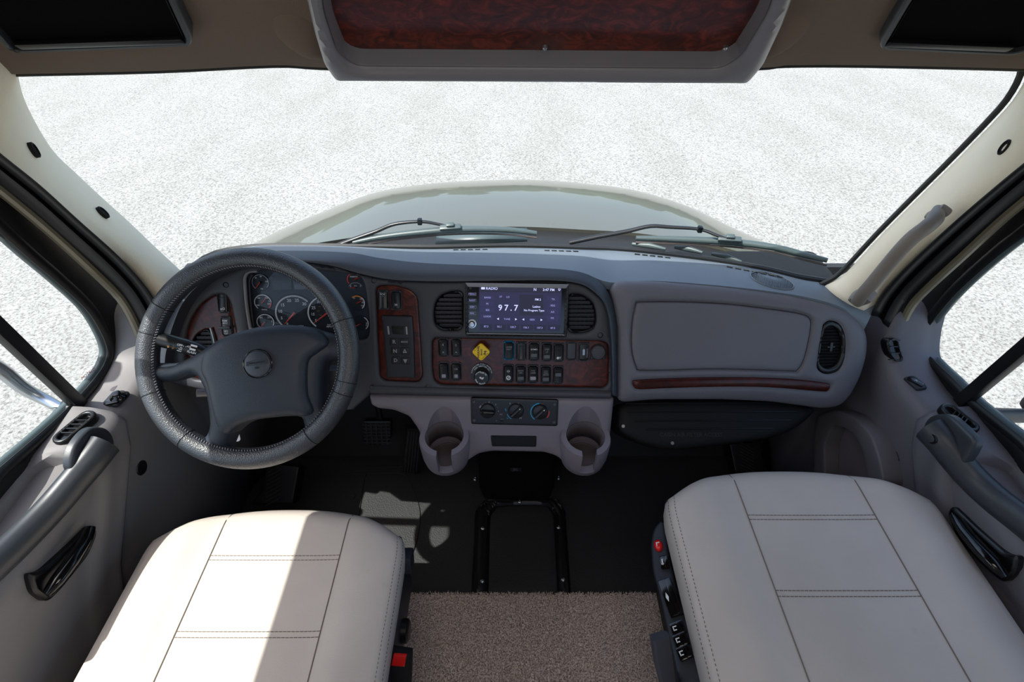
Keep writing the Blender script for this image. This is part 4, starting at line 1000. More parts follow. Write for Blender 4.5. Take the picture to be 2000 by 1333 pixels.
# power outlet cap
po = bpy.data.objects.new('power_outlet', None); COL.objects.link(po); po.location = F.at(1168, 688); po.parent = dash; po.matrix_parent_inverse = WM(dash).inverted()
fr = F.centre(1168, 688, 0); mb = MB(); mb.lathe(fr, [(.018, 0), (.018, .004), (.0165, .007), (.015, .0085), (.006, .009)], 28); mb.build('cap', M['bezel'], po)
mb = MB(); mb.box(fr.pt(-.013, -.013, .002), (.008, .008, .004), fr, .001); mb.box(fr.pt(.015, -.013, .002), (.007, .007, .004), fr, .001); mb.build('cap_hinge', M['black'], po)
texts('cap_lettering', [('POWER', Frame(fr.pt(0, .007, .0092), F.X, F.Y), .0068), ('OUTLET', Frame(fr.pt(0, .001, .0092), F.X, F.Y), .0062), ('12V DC', Frame(fr.pt(0, -.0045, .0092), F.X, F.Y), .0045), ('20A', Frame(fr.pt(0, -.009, .0092), F.X, F.Y), .0045)], M['dgrey'], po, h=0, bold=.01)

# ---- gauge cluster
gc = empty('gauge_cluster', tuple(F.at(600, 610)), 'instrument cluster with round white-ringed dials behind the steering wheel', 'gauge cluster')
GF = F.shift(-.018)
gp = roundpoly(GF.pp([(470, 530), (500, 524), (560, 521), (640, 524), (712, 534), (722, 560), (728, 620), (728, 670), (500, 674), (480, 650), (472, 590)]), .02)
relief('backplate', GF, gp, M['pane_dial'], gc, prof=None, step=.05, back=.006)
for L, mat in (([(531, 538), (570, 538), (571, 567), (534, 568)], 'black'), ([(573, 546), (632, 549), (640, 566), (575, 566)], 'lcdred')):
    mb = MB(); mb.prism(GF, roundpoly(GF.pp(L), .002), 0, .0015, .0005); mb.build('display', M[mat], gc)
P = [F.pt(*F.px(u, v, .0), .0) for u, v in catmull([(503, 530), (487, 531), (480, 538), (478, 552), (482, 600), (489, 641), (493, 641)], 5)]
mb = MB(); mb.tube(P, .004, 8); o = mb.build('lens_edge', M['silver'], gc, smooth=60)
P = [F.pt(*F.px(u+7, v, -.01), -.01) for u, v in catmull([(487, 536), (480, 552), (483, 600), (488, 638)], 5)]
mb = MB(); mb.tube(P, .0025, 8); mb.build('lens_edge', M['bezel'], gc, smooth=60)
def dial(u, v, rx, ry, marks, a0, a1, needle, lab=(), ringmat='white', ticks=30, redarc=None, face=True, tw=.0022):
    """rx, ry in metres; angles measured clockwise from straight up"""
    fr = GF.centre(u, v, .001)
    g = bpy.data.objects.new('gauge', None); COL.objects.link(g); g.location = fr.o; g.parent = gc; g.matrix_parent_inverse = WM(gc).inverted()
    if face: mb = MB(); mb.lathe(fr, [(rx*1.08, -.001), (rx*1.06, .0008)], 36, 1, ry/rx); mb.build('dial_face', M['dial'], g)
    def arc(a0, a1, w, mat, h, r=1.0):
        n = 28; A = [math.radians(a0+(a1-a0)*k/n) for k in range(n+1)]
        o_ = [fr.pt(rx*r*math.sin(a), ry*r*math.cos(a), h) for a in A]; i_ = [fr.pt((rx*r-w)*math.sin(a), (ry*r-w)*math.cos(a), h) for a in A]
        mb = MB(); mb.loft([o_, i_]); mb.build('scale_arc', mat, g, smooth=None, solid=.0004)
    arc(a0, a1, tw, M[ringmat], .0016)
    if redarc: arc(redarc[0], redarc[1], tw*1.2, M[redarc[2]], .0020)
    if ticks:
        mb = MB()
        for k in range(ticks+1):
            a = math.radians(a0+(a1-a0)*k/ticks); r1 = .93-.05*(k % 5 == 0)
            p = fr.pt(rx*(.985)*math.sin(a), ry*.985*math.cos(a), .0022); q = fr.pt(rx*r1*math.sin(a), ry*r1*math.cos(a), .0022); mb.tube([p, q], .0005, 4)
        mb.build('tick_marks', M['dial'] , g, smooth=None)
    its = []
    for s, a, sz in marks:
        a = math.radians(a); its.append((s, Frame(fr.pt(rx*.74*math.sin(a), ry*.74*math.cos(a), .0016), F.X, F.Y), sz))
    for s, x, y, sz in lab: its.append((s, Frame(fr.pt(x, y, .0016), F.X, F.Y), sz))
    if its: texts('dial_numbers', its, M['white'], g, h=0, bold=.01)
    a = math.radians(needle); L = rx*.88
    tip = fr.pt(L*math.sin(a), L*ry/rx*math.cos(a), .004); tail = fr.pt(-L*.08*math.sin(a), -L*.08*math.cos(a), .005)
    mb = MB(); mb.tube([tail, tip], [rx*.045+.0006, .0005], 6); mb.build('needle', M['redp'], g)
    mb = MB(); mb.lathe(fr, [(rx*.09+.001, 0), (rx*.08+.0008, .006)], 14); mb.build('needle_hub', M['black'], g)
    return g
dial(576, 612, .0455, .042, [('0', -145, .008), ('5', -112, .009), ('10', -82, .010), ('15', -52, .010), ('20', -18, .010), ('25', 14, .010), ('30', 46, .010)], -150, 48, -138, [('RPM', .012, -.031, .0065)], ticks=48, tw=.0034)
dial(640, 612, .0465, .042, [('5', -125, .010), ('15', -95, .009), ('25', -66, .010), ('35', -32, .009), ('45', -4, .009), ('55', 24, .009), ('65', 58, .009), ('75', 86, .009), ('85', 116, .009)], -140, 140, -128, [('km/h', .002, -.027, .0045), ('MPH', .002, -.032, .0065)], ticks=0, tw=.0032)
mb = MB(); fr = GF.centre(625, 606, .003)
for x, y in ((.0, .008), (-.004, -.002), (0, -.012), (.012, .002)): mb.box(fr.pt(x, y), (.006, .0025, .0004), fr)
mb.build('warning_lamps', M['amberdim'], gc)
dial(509, 552, .0195, .0185, [('60', -40, .0045), ('80', 10, .0045), ('120', 80, .0045)], -140, 130, -142, [('PSI', .002, -.015, .0045)], 'lgrey', 0, tw=.0016)
dial(514, 591, .0200, .0185, [('150', -40, .0055), ('200', 40, .0055), ('250', 105, .0055), ('2', 78, .006), ('100', -120, .0055)], -140, 90, 40, [('WATER', .002, -.017, .0038)], 'white', 0, redarc=(92, 135, 'redp'), tw=.0018)
dial(519, 629, .0205, .0185, [('200', -40, .0055), ('275', 40, .0055), ('3', 85, .006)], -140, 120, -138, [('OIL F', .002, -.015, .0038)], 'white', 0, tw=.0018)
dial(692, 546, .0165, .0155, [], -130, -20, 70, [('PRIMARY', 0, .006, .0045)], 'redp', 0, tw=.002)
dial(695, 562, .0160, .0120, [('E', -70, .005), ('F', 70, .005)], -75, 75, -90, [('FUEL', 0, .004, .0035)], 'lgrey', 0, tw=.0014, face=False)
dial(698, 592, .0180, .0175, [('50', -30, .005), ('100', 45, .005), ('120', 120, .005), ('85', 85, .005)], 40, 140, 65, [], 'white', 0, redarc=(-40, 38, 'orange'), tw=.0022)
dial(705, 632, .0185, .0175, [('9', 90, .006), ('5', 110, .006)], 30, 140, -120, [], 'white', 0, tw=.0020)
relief('lens', F.shift(-.004), roundpoly(F.pp([(478, 536), (500, 529), (560, 526), (640, 529), (706, 539), (714, 560), (722, 620), (722, 664), (500, 668), (482, 590)]), .01), M['lens'], gc, step=.1, back=0, smooth=None)

# ---- radio
rad = empty('car_radio', tuple(F.at(1007, 600)), 'double-height car radio with a lit violet-blue touch screen showing 97.7', 'radio')
RF0 = Frame(F.o, Vector((1, -.002, -.009)).normalized(), F.Y)
RF = Frame(F.pt(0, 0, .034), F.X, F.Y)
rp = RF.pp([(909, 552), (1111, 556), (1107, 659), (909, 656)])
cx = sum(p[0] for p in rp)/4; cy = sum(p[1] for p in rp)/4
RW = (rp[1][0]-rp[0][0]+rp[2][0]-rp[3][0])/2; RH = (rp[0][1]-rp[3][1]+rp[1][1]-rp[2][1])/2
RR = Frame(RF.pt(cx, cy), F.X, F.Y).rot(-.9)
mb = MB(); mb.prism(RR, rrect(0, 0, RW, RH, .003), -.034, -.004, .002); mb.build('chassis', M['bezel'], rad)
relief('bezel', RR, rrect(0, 0, RW, RH, .004), M['black'], rad, holes=[rrect(0, .0, RW-.014, RH-.014, .002)], prof=rnd(.003, .003), step=.01, back=.008)
mb = MB(); mb.prism(RR, [(-RW/2, RH/2), (RW/2, RH/2), (RW/2-.007, RH/2-.009), (-RW/2+.007, RH/2-.009)], -.002, .0045, .001); mb.build('top_lip', M['silver'], rad)
mb = MB(); mb.prism(RR, [(-RW/2+.003, -RH/2+.005), (RW/2-.006, -RH/2+.005), (RW/2-.006, -RH/2+.0068), (-RW/2+.003, -RH/2+.0068)], .001, .0038); mb.build('bottom_highlight_strip', M['silver'], rad)
mb = MB(); mb.prism(RR, rrect(0, 0, RW-.013, RH-.013, .002), -.006, -.002); mb.build('face_glass', M['gloss'], rad)
def rpx(u, v): # pixel -> radio-frame coords
    d = ray(u, v); t = (RR.o-C0).dot(RR.N)/d.dot(RR.N); p = C0+d*t-RR.o; return p.dot(RR.X), p.dot(RR.Y)
def zpx(X, Y): return rpx(900+X*.11, 540+Y*.11)
def rprism(name, pts, mat, h0, h1, parent, r=.0008):
    mb = MB(); mb.prism(RR, roundpoly([zpx(*p) for p in pts], r), h0, h1); return mb.build(name, mat, parent, smooth=None)
scr = rprism('screen', [(325, 155), (1795, 185), (1765, 975), (325, 965)], M['screen'], -.003, -.0010, rad)
rprism('screen_header', [(330, 158), (1793, 188), (1790, 300), (330, 280)], M['screend'], -.002, -.0007, scr)
rprism('screen_panel', [(615, 320), (1040, 325), (1040, 700), (615, 690)], M['screen'], -.002, -.0007, scr)
rprism('screen_panel', [(1040, 325), (1470, 330), (1460, 700), (1040, 695)], M['screend'], -.002, -.0007, scr)
for x in (340, 590, 825, 1065, 1300, 1545): rprism('preset_key', [(x, 845+x*.012), (x+215, 850+x*.012), (x+210, 955+x*.012), (x, 950+x*.012)], M['screend'], -.002, -.0007, scr)
for y in (330, 440, 550, 670): rprism('screen_key', [(345, y), (590, y+4), (590, y+95), (345, y+90)], M['screenl'], -.002, -.0007, scr)
for y in (355, 468, 580, 695): rprism('screen_key', [(1525, y), (1740, y+4), (1735, y+95), (1525, y+90)], M['screenl'], -.002, -.0007, scr)
def T(s, X, Y, size): a, b = zpx(X, Y); return (s, Frame(RR.pt(a, b, -.0004), RR.X, RR.Y), size)
texts('screen_text', [T('RADIO', 550, 218, .0085), T('N', 1318, 238, .0085), T('3:47 PM', 1560, 243, .0080), T('0', 1750, 235, .010), T('Latino', 1345, 542, .0070), T('No Program Type', 1300, 608, .0062), T('FM 2', 1370, 416, .0066)], M['glow'], scr, h=0, bold=.012)
texts('screen_text', [T('97.7', 840, 565, .0185)], M['glow'], scr, h=0, bold=.012, space=1.45)
texts('screen_text', [T('ST', 710, 366, .0055), T('LO', 838, 370, .0055), T('BAND', 475, 380, .0055), T('PS', 470, 490, .0055), T('BSS', 475, 602, .0055), T('LO/DX', 470, 716, .0055), T('TA', 1640, 410, .0055), T('REG', 1635, 522, .0055), T('A/S', 1630, 636, .0055), T('P/S', 1625, 745, .0055), T('TUNE', 820, 763, .0055), T('SEEK', 1270, 773, .0055),
    T('87.5', 450, 893, .0062), T('90.1', 685, 898, .0062), T('100.7', 925, 905, .0062), T('106.1', 1160, 912, .0062), T('107.3', 1400, 918, .0062), T('87.5', 1635, 922, .0062)], M['glowd'], scr, h=0, bold=.012)
mb = MB()
for X, Y, d in ((660, 757, -1), (980, 765, 1), (1110, 768, -1), (1432, 776, 1)):
    a, b = zpx(X, Y); mb.prism(RR, [(a-.002*d, b-.0025), (a-.002*d, b+.0025), (a+.0025*d, b)], -.0008, -.0003)
a, b = zpx(395, 213); mb.prism(RR, rrect(a, b, .0085, .005, .001), -.0008, -.0003); mb.build('screen_icons', M['glow'], scr, smooth=None)
for nm, Y in (('MENU', 318), ('NAVI', 432), ('DIM', 547), ('FAV', 660)):
    a, b = zpx(200, Y); fr = Frame(RR.pt(a, b, -.001), RR.X, RR.Y); k = relief('key', fr, rrect(0, 0, .0185, .0068, .0015), M['lgrey'], rad, holes=[rrect(0, 0, .0172, .0056, .0012)], step=.01, back=.001, smooth=None)
    mb = MB(); mb.prism(fr, rrect(0, 0, .0172, .0056, .001), -.001, -.0004); mb.build('key_cap', M['gloss'], k); text('key_lettering', nm, fr, .0058, M['glowd'], k, h=.0003)
a, b = zpx(198, 845); fr = Frame(RR.pt(a, b, -.002), RR.X, RR.Y); mb = MB(); mb.lathe(fr, [(.010, 0), (.010, .001), (.0072, .0012), (.0070, .010), (.0055, .0125), (.002, .013)], 24); o = mb.build('volume_knob', M['chrome'], rad, smooth=50)
o['label'] = 'chrome volume knob'
a, b = zpx(170, 210); mb = MB(); mb.lathe(Frame(RR.pt(a, b, -.002), RR.X, RR.Y), [(.0035, 0), (.003, .001)], 14); mb.build('sensor_window', M['lcdred'], rad)

# ---- shift keypad
kp_ = empty('shift_selector', tuple(F.at(782, 665)), 'upright black transmission keypad with R, N and D push buttons', 'gear selector')
kpoly = F.pp([(746, 616), (806, 617), (809, 655), (811, 739), (756, 737), (751, 680)])
relief('plate', F, roundpoly(kpoly, .004), M['panel'], kp_, prof=rnd(.004, .004), step=.012, back=.006)
mb = MB(); mb.prism(F, roundpoly(F.pp([(765, 636, ), (791, 637), (792, 653), (768, 652)]), .002), 0, .0052, .0005); mb.build('display', M['lcd'], kp_)
for poly in ([(757, 637), (760, 637), (762, 653), (759, 653)], [(793, 638), (796, 638), (797, 653), (794, 653)]): mb = MB(); mb.prism(F, F.pp(poly), 0, .0046); mb.build('side_lettering', M['lgrey'], kp_)
for s, u, v, sz in (('R', 770, 668, .012), ('MODE', 790, 668, .0055), ('N', 772, 686, .012), ('UP', 791, 686, .01), ('D', 773, 704, .012), ('DN', 792, 705, .01)):
    fr = F.centre(u, v, .004); mb = MB(); mb.prism(fr, rrect(0, 0, .020, .0175, .003), -.004, .0022, .001); b = mb.build('push_button', M['black'], kp_)
    fr2 = Frame(fr.pt(0, 0, .0024), F.X, F.Y)
    if s == 'UP': relief('symbol', fr2, [(-.005, -.004), (.005, -.004), (0, .006)], M['lgrey'], b, holes=[[(-.002, -.002), (.002, -.002), (0, .002)]], step=.01, back=.0003, smooth=None)
    elif s == 'DN': mb = MB(); mb.prism(fr2, [(-.005, .004), (.005, .004), (0, -.006)], 0, .0003); mb.build('symbol', M['lgrey'], b)
    else: text('button_lettering', s, fr2, sz, M['lgrey'], b, h=0, bold=.02)
# ---- parking brake knobs
yk = empty('parking_brake_knob', tuple(F.at(940, 688)), 'yellow diamond parking brake knob on the wood panel', 'brake knob')
fr = F.centre(940, 689, 0); mb = MB(); mb.lathe(fr, [(.012, 0), (.010, .004), (.009, .022)], 20); mb.build('stem', M['black'], yk)
kf = F.centre(940, 687, .022); kr = kf.rot(45)
mb = MB(); mb.prism(kr, rrect(0, 0, .0315, .0315, .006), 0, .007, .002); mb.build('knob', M['yellow'], yk)
tf = Frame(kf.pt(0, 0, .0072), F.X, F.Y).rot(90)
texts('knob_lettering', [('PARKING', Frame(tf.pt(0, .006), tf.X, tf.Y), .0068), ('BRAKE', Frame(tf.pt(0, -.001), tf.X, tf.Y), .0050)], M['blackprint'], yk, h=0, bold=.02)
mb = MB(); q = Frame(tf.pt(0, -.009), tf.X, tf.Y); mb.box(q.pt(-.002, 0), (.008, .002, .0004), q); mb.box(q.pt(.002, -.001), (.002, .006, .0004), q); mb.box(q.pt(-.004, .002), (.002, .004, .0004), q); mb.build('knob_symbol', M['blackprint'], yk, smooth=None)
texts('knob_border_lettering', [('PULL TO APPLY', Frame(kr.pt(0, .0125, .0072), kr.X, kr.Y), .0026), ('PUSH TO RELEASE', Frame(kr.pt(0, -.0125, .0072), kr.X, kr.Y), .0024)], M['blackprint'], yk, h=0)
bk = empty('round_brake_knob', tuple(F.at(941, 732)), 'round black push knob ringed by white lettering, below the yellow knob', 'brake knob')
fr = F.centre(943, 733, 0); fr = F.centre(941, 730, 0)
mb = MB(); mb.lathe(fr, [(.0260, 0), (.0260, .0015), (.0255, .002)], 36); mb.build('label_ring', M['black'], bk)
kk = F.centre(941, 736, .012); mb = MB(); mb.lathe(kk, [(.010, -.011), (.010, -.002), (.0175, 0), (.0178, .008), (.016, .011), (.006, .0115)], 32); mb.build('knob', M['black'], bk)
l0 = Frame(fr.pt(0, 0, .0022), F.X, F.Y)
its = arctext('SUSPENSION FILL OVERRIDE', l0, .0235, .0042, 175, 5)+arctext('TURN IGNITION OFF', l0, .0185, .0042, 150, 25)
k0 = Frame(kk.pt(0, 0, .0118), F.X, F.Y)
its += arctext('PUSH TO', k0, .0125, .0050, 95, 35)+arctext('PUSH KNOB', k0, .0150, .0036, 150, 100)+arctext('TOWER VEHICLE', k0, .0145, .0045, 195, 300, True)
texts('knob_lettering', its, M['white'], bk, h=0, bold=.01)
mb = MB(); q = k0.rot(-35); mb.box(q.pt(0, -.001), (.009, .0035, .0005), q); mb.box(q.pt(.003, .0005), (.003, .006, .0005), q); mb.build('knob_symbol', M['white'], bk, smooth=None)

# ---- lower centre console with two cup holders (booleans cut the cups and slots)
CO = [(722, 769), (1199, 775), (1192, 840), (1187, 880), (1178, 905), (1160, 915), (1125, 915), (1103, 903), (1085, 889), (1062, 882), (960, 880), (935, 885), (915, 898), (890, 912), (850, 912), (836, 895), (828, 868), (818, 838), (800, 812), (770, 800), (740, 797), (726, 790)]
LF = F.shift(0.0)
co = roundpoly(LF.pp(CO), .008)
cons = relief('lower_console', LF, co, M['console'], dash, prof=rnd(.014, .018), step=.010, back=.12, backface=True)
me = cons.data
def cyl(name, c, r0, r1, z0, z1, n=48):
    fr = Frame((c[0], c[1], z0), (1, 0, 0), (0, 1, 0)); mb = MB(); mb.lathe(fr, [(r0, 0), (r1, z1-z0)], n); mb.add([fr.pt(r0*math.cos(2*math.pi*k/n), r0*math.sin(2*math.pi*k/n), 0) for k in range(n)], [list(range(n))[::-1]]); return mb
cups = []
for u in (872, 1139):
    c = PZ(u, 884, .44); c.z = 0; cups.append(c)
def boolean(o, tool_mb, op):
    t = tool_mb.build('tool', None, None, smooth=None); bm = bmesh.new(); bm.from_mesh(t.data); bmesh.ops.remove_doubles(bm, verts=bm.verts, dist=1e-5); bmesh.ops.recalc_face_normals(bm, faces=bm.faces); bm.to_mesh(t.data); bm.free()
    md = o.modifiers.new('b', 'BOOLEAN'); md.object = t; md.operation = op; md.solver = 'EXACT'
    bpy.context.view_layer.update()
    dg = bpy.context.evaluated_depsgraph_get(); nm = bpy.data.meshes.new_from_object(o.evaluated_get(dg)); o.modifiers.clear()
    if len(nm.polygons) > 10: o.data = nm
    bpy.data.objects.remove(t)
bm = bmesh.new(); bm.from_mesh(cons.data); bmesh.ops.remove_doubles(bm, verts=bm.verts, dist=1e-5); bmesh.ops.recalc_face_normals(bm, faces=bm.faces); bm.to_mesh(cons.data); bm.free()
for c in cups: 
    fr = Frame((c.x, c.y, .405), (1, 0, 0), (0, 1, 0)); mb = MB(); n = 48
    prof = [(.030, 0), (.046, .004), (.053, .014), (.058, .040), (.060, .090), (.058, .098), (.02, .10)]
    mb.lathe(fr, prof, n); mb.add([fr.pt(.030*math.cos(2*math.pi*k/n), .030*math.sin(2*math.pi*k/n), 0) for k in range(n)], [list(range(n))[::-1]]); boolean(cons, mb, 'UNION')
for c in cups:
    boolean(cons, cyl('c', (c.x, c.y+.002), .0455, .0475, .440, .85), 'DIFFERENCE')
    boolean(cons, cyl('c', (c.x, c.y+.001), .0370, .0385, .428, .47), 'DIFFERENCE')
    mb = MB(); fr = Frame((c.x+.004, c.y-.05, .475), (1, 0, 0), (0, 1, 0)); mb.box(fr.o, (.034, .06, .082), fr); boolean(cons, mb, 'DIFFERENCE')
for p in cons.data.polygons: p.use_smooth = True
cons.data.set_sharp_from_angle(angle=math.radians(32))
for c in cups:
    fr = Frame((c.x, c.y+.001, .4285), (1, 0, 0), (0, 1, 0)); mb = MB(); mb.lathe(fr, [(.0368, -.002), (.0368, .0005), (.0340, .0012), (.033, .0004), (.002, .0004)], 36); lin_ = mb.build('cup_holder_mat', M['cup'], dash)
    # curved back liner
    n = 20; A = [math.radians(20+140*k/n) for k in range(n+1)]
    rows = [[Vector((c.x+.0452*math.cos(a), c.y+.002+.0452*math.sin(a), z)) for a in A] for z in (.442, .47, .50)]
    mb = MB(); mb.loft(rows); mb.build('cup_liner', M['cup'], dash, solid=.0008)
# recess band and dark slot under the climate panel
LS = LF.shift(.0145); sl = roundpoly(LS.pp([(958, 851), (1048, 852), (1047, 873), (961, 872)]), .003)
relief('coin_slot_frame', LS, sl, M['black'], dash, holes=[roundpoly(LS.pp([(960, 854), (1046, 855), (1045, 871), (963, 870)]), .002)], prof=rnd(.003, .003), step=.01, back=.003)
mb = MB(); mb.prism(LS, sl, 0, .0008); mb.build('slot_plate', M['mblack'], dash)
# ---- climate panel
cl = empty('climate_panel', tuple(F.at(1005, 805)), 'black climate control panel with three round knobs and blue and red arcs', 'climate control')
CF = F.shift(.014)
cpoly = roundpoly(CF.pp([(919, 777), (1091, 781), (1089, 833), (920, 829)]), .006)
plate = relief('plate', CF, cpoly, M['black'], cl, prof=rnd(.003, .003), step=.012, back=.006)
def cz(X, Y): return (900+X*.105, 770+Y*.105)
for X, Y in ((248, 135), (250, 480), (1742, 185), (1732, 518)):
    mb = MB(); mb.lathe(CF.centre(*cz(X, Y), .003), [(.0045, 0), (.004, .002), (.002, .0012)], 14); mb.build('screw', M['bezel'], cl)
for X, Y, ang, nm in ((500, 310, 88, 'fan_knob'), (1030, 310, 45, 'mode_knob'), (1475, 330, 45, 'temperature_knob')):
    fr = CF.centre(*cz(X, Y), .003); mb = MB(); mb.lathe(fr, [(.0185, 0), (.0180, .004), (.0165, .007), (.015, .0075)], 32)
    k = mb.build(nm, M['black'], cl, smooth=50); r = fr.rot(ang-90 if nm == 'fan_knob' else -45+90-90)
    if nm == 'fan_knob': r = fr.rot(-3); mb = MB(); mb.box(r.pt(0, 0, .012), (.034, .009, .014), r, .004); mb.build('grip', M['gloss'], k, smooth=60)
    else:
        r = fr.rot(45); mb = MB(); mb.box(r.pt(0, 0, .011), (.034, .008, .010), r, .003); g = mb.build('grip', M['black'], k, smooth=60)
        mb = MB(); mb.lathe(Frame(r.pt(.012, 0, .0162), r.X, r.Y), [(.0014, 0), (.001, .0004)], 10); mb.build('pointer_dot', M['white'], k)
        mb = MB(); mb.box(r.pt(-.003, .0, .0161), (.022, .0008, .0004), r); mb.build('pointer_line', M['dgrey'], k)
def arcmesh(fr, r, w_, a0, a1, mat, h=.0034):
    n = 20; A = [math.radians(a0+(a1-a0)*k/n) for k in range(n+1)]; mb = MB()
    mb.loft([[fr.pt(r*math.cos(a), r*math.sin(a), h) for a in A], [fr.pt((r-w_)*math.cos(a), (r-w_)*math.sin(a), h) for a in A]]); return mb.build('scale_arc', mat, cl, smooth=None, solid=.0003)
f2 = CF.centre(*cz(1030, 310), 0); f3 = CF.centre(*cz(1470, 330), 0)
arcmesh(f2, .0232, .0014, 200, 240, M['blue']); arcmesh(f3, .0228, .0020, 95, 235, M['blue']); arcmesh(f3, .0228, .0020, -40, 8, M['redp'])
arcmesh(f3, .0222, .0008, 62, 92, M['amberdim'])
its = []
for s, X, Y, sz in (('♣', 372, 245, .008), ('1', 410, 195, .0055), ('·', 462, 160, .008), ('2', 527, 150, .006), ('·', 592, 165, .008), ('3', 648, 200, .006), ('·', 682, 255, .008), ('4', 697, 322, .006), ('ij', 915, 175, .007), ('vi', 1063, 178, .007), ('ij', 1165, 300, .007), ('W', 1110, 450, .007), ('AC', 750, 380, .005), ('•', 662, 500, .006), ('*', 372, 250, .012)):
    its.append((s, CF.centre(*cz(X, Y), .0034), sz))
texts('panel_lettering', its, M['lgrey'], cl, h=0, bold=.01)
texts('panel_lettering', [('ij', CF.centre(*cz(835, 290), .0034), .009), ('>', CF.centre(*cz(868, 455), .0034), .007)], M['blue'], cl, h=0)
mb = MB(); fr = CF.centre(*cz(765, 480), .003); mb.prism(fr, rrect(0, 0, .009, .007, .001), 0, .0012, .0003); mb.build('push_button', M['lcd'], cl)

# ---- passenger side fascia
PFo = [(1203, 783), (1204, 640), (1196, 590), (1189, 566), (1196, 552), (1215, 548), (1276, 548), (1402, 557), (1528, 571), (1610, 588), (1650, 603), (1674, 626), (1685, 655), (1684, 690), (1672, 732), (1652, 770), (1632, 790), (1600, 795), (1496, 781), (1402, 777), (1276, 777)]
PF = Frame(F.pt(0, 0, .0), Vector((1, -.10, 0)), F.Y)
PF = Frame(F.pt(.25, 0, .0), Vector((1, .03, 0)), F.Y)
pfo = PF.pp(PFo); pfs = roundpoly(pfo, .02)
door_o = [(1240, 600), (1262, 589), (1400, 592), (1500, 603), (1560, 612), (1582, 622), (1584, 645), (1572, 700), (1558, 724), (1540, 726), (1400, 722), (1262, 725), (1242, 716), (1233, 670)]
ve = [(1608, 632), (1622, 626), (1640, 634), (1650, 660), (1648, 700), (1636, 724), (1615, 731), (1600, 726), (1594, 714), (1598, 680), (1604, 645)]
wst = [(1236, 748), (1246, 742), (1340, 738), (1440, 737), (1540, 740), (1612, 748), (1621, 755), (1616, 764), (1600, 765), (1500, 757), (1400, 756), (1300, 759), (1248, 761), (1238, 756)]
do_ = catmull(PF.pp(door_o, .03), 4, True); ve_ = catmull(PF.pp(ve, .028), 4, True); ws_ = catmull(PF.pp(wst, .03), 4, True)
def pprof(d, a, b):
    return .034*np.sqrt(np.clip(1-(1-np.clip(d/.060, 0, 1))**2, 0, 1))
def pprof2(d, a, b):
    P = np.stack([a, b], 1); dd = distpoly(P, [pfs]); h = .010+.024*np.sqrt(np.clip(1-(1-np.clip(dd/.050, 0, 1))**2, 0, 1))
    dh = distpoly(P, [do_]); h = h-.006*np.exp(-(dh/.0035)**2)           # rolled edge round the stowage door
    dv = distpoly(P, [ve_, ws_]); return h-.004*np.exp(-(dv/.004)**2)
fasc = relief('passenger_fascia', PF, pfs, M['greyface'], dash, holes=[do_, ve_, ws_], prof=pprof2, step=.009, back=.10, smooth=50)
ins = lambda poly, k: [(sum(p[0] for p in poly)/len(poly)+(a-sum(p[0] for p in poly)/len(poly))*k, sum(p[1] for p in poly)/len(poly)+(b-sum(p[1] for p in poly)/len(poly))*(1-(1-k)*2.2)) for a, b in poly]
def dprof(d, a, b):
    P = np.stack([a, b], 1); dd = distpoly(P, [pfs]); h = .010+.024*np.sqrt(np.clip(1-(1-np.clip(dd/.050, 0, 1))**2, 0, 1))
    return h-.0015-.006*(1-np.clip(d/.006, 0, 1))**2
relief('stowage_door', PF, ins(do_, .9965), M['greyface'], dash, prof=dprof, step=.009, back=-.01, smooth=50)
relief('wood_trim', PF, ins(ws_, .998), M['woods'], dash, prof=lambda d, a, b: .030+.006*np.sqrt(np.clip(1-(1-np.clip(d/.01, 0, 1))**2, 0, 1)), step=.008, back=-.01)
VF = PF.shift(.028)
slatvent(ve, VF, 13, dash, r=.012, vert=2, ring=.80)
mb = MB(); fr = VF.centre(1622, 678, -.004); mb.box(fr.o, (.006, .022, .008), fr, .001); mb.box(fr.o, (.018, .004, .006), fr, .001); mb.build('vent_tab', M['black'], dash)
# defroster slots and speaker grille on the pad
def pad_pt(u, v, lift=.002):
    # ray hit on the top pad mesh
    d = ray(u, v); best = None
    for p in padtri:
        pass
dg = bpy.context.evaluated_depsgraph_get()
from mathutils.bvhtree import BVHTree
bvh = BVHTree.FromPolygons([WM(pad) @ v.co for v in pad.data.vertices], [list(p.vertices) for p in pad.data.polygons])
def hit(u, v, bv=None, lift=.001):
    d = ray(u, v).normalized(); r = (bv or bvh).ray_cast(C0, d)
    if r[0] is None: return None, None
    n_ = r[1] if r[1].dot(d) < 0 else -r[1]
    return r[0]+n_*lift, n_
for seg in ([(884, 488), (955, 487)], [(1062, 489), (1132, 491)], [(1238, 496), (1312, 504)], [(1418, 520), (1532, 542)]):
    (u0, v0), (u1, v1) = seg; k = 5 if seg[0][0] < 1400 else 7
    for i in range(k):
        a, n1 = hit(u0+(u1-u0)*(i+.1)/k, v0+(v1-v0)*(i+.1)/k+1); b, n2 = hit(u0+(u1-u0)*(i+.8)/k, v0+(v1-v0)*(i+.8)/k+1)
        if a is None or b is None: continue
        fr = Frame((a+b)/2, b-a, n1.cross((b-a))); mb = MB(); mb.box(fr.o, ((b-a).length, .009, .0015), fr, .0004); mb.build('defroster_slot', M['gloss'], pad)
gc_ = (1508, 549); ux = (math.cos(.285), math.sin(.285)); uy = (-.35, .94)
def gp_(a, b): return (gc_[0]+ux[0]*a+uy[0]*b, gc_[1]+ux[1]*a+uy[1]*b)
ring = [hit(*gp_(44*math.cos(q), 12.5*math.sin(q)), lift=.0008)[0] for q in [2*math.pi*k/40 for k in range(40)]]
ring = [p for p in ring if p is not None]
mb = MB(); mb.tube(ring, .0016, 6, closed=True); sg = mb.build('speaker_grille', M['pad'], dash, smooth=60)
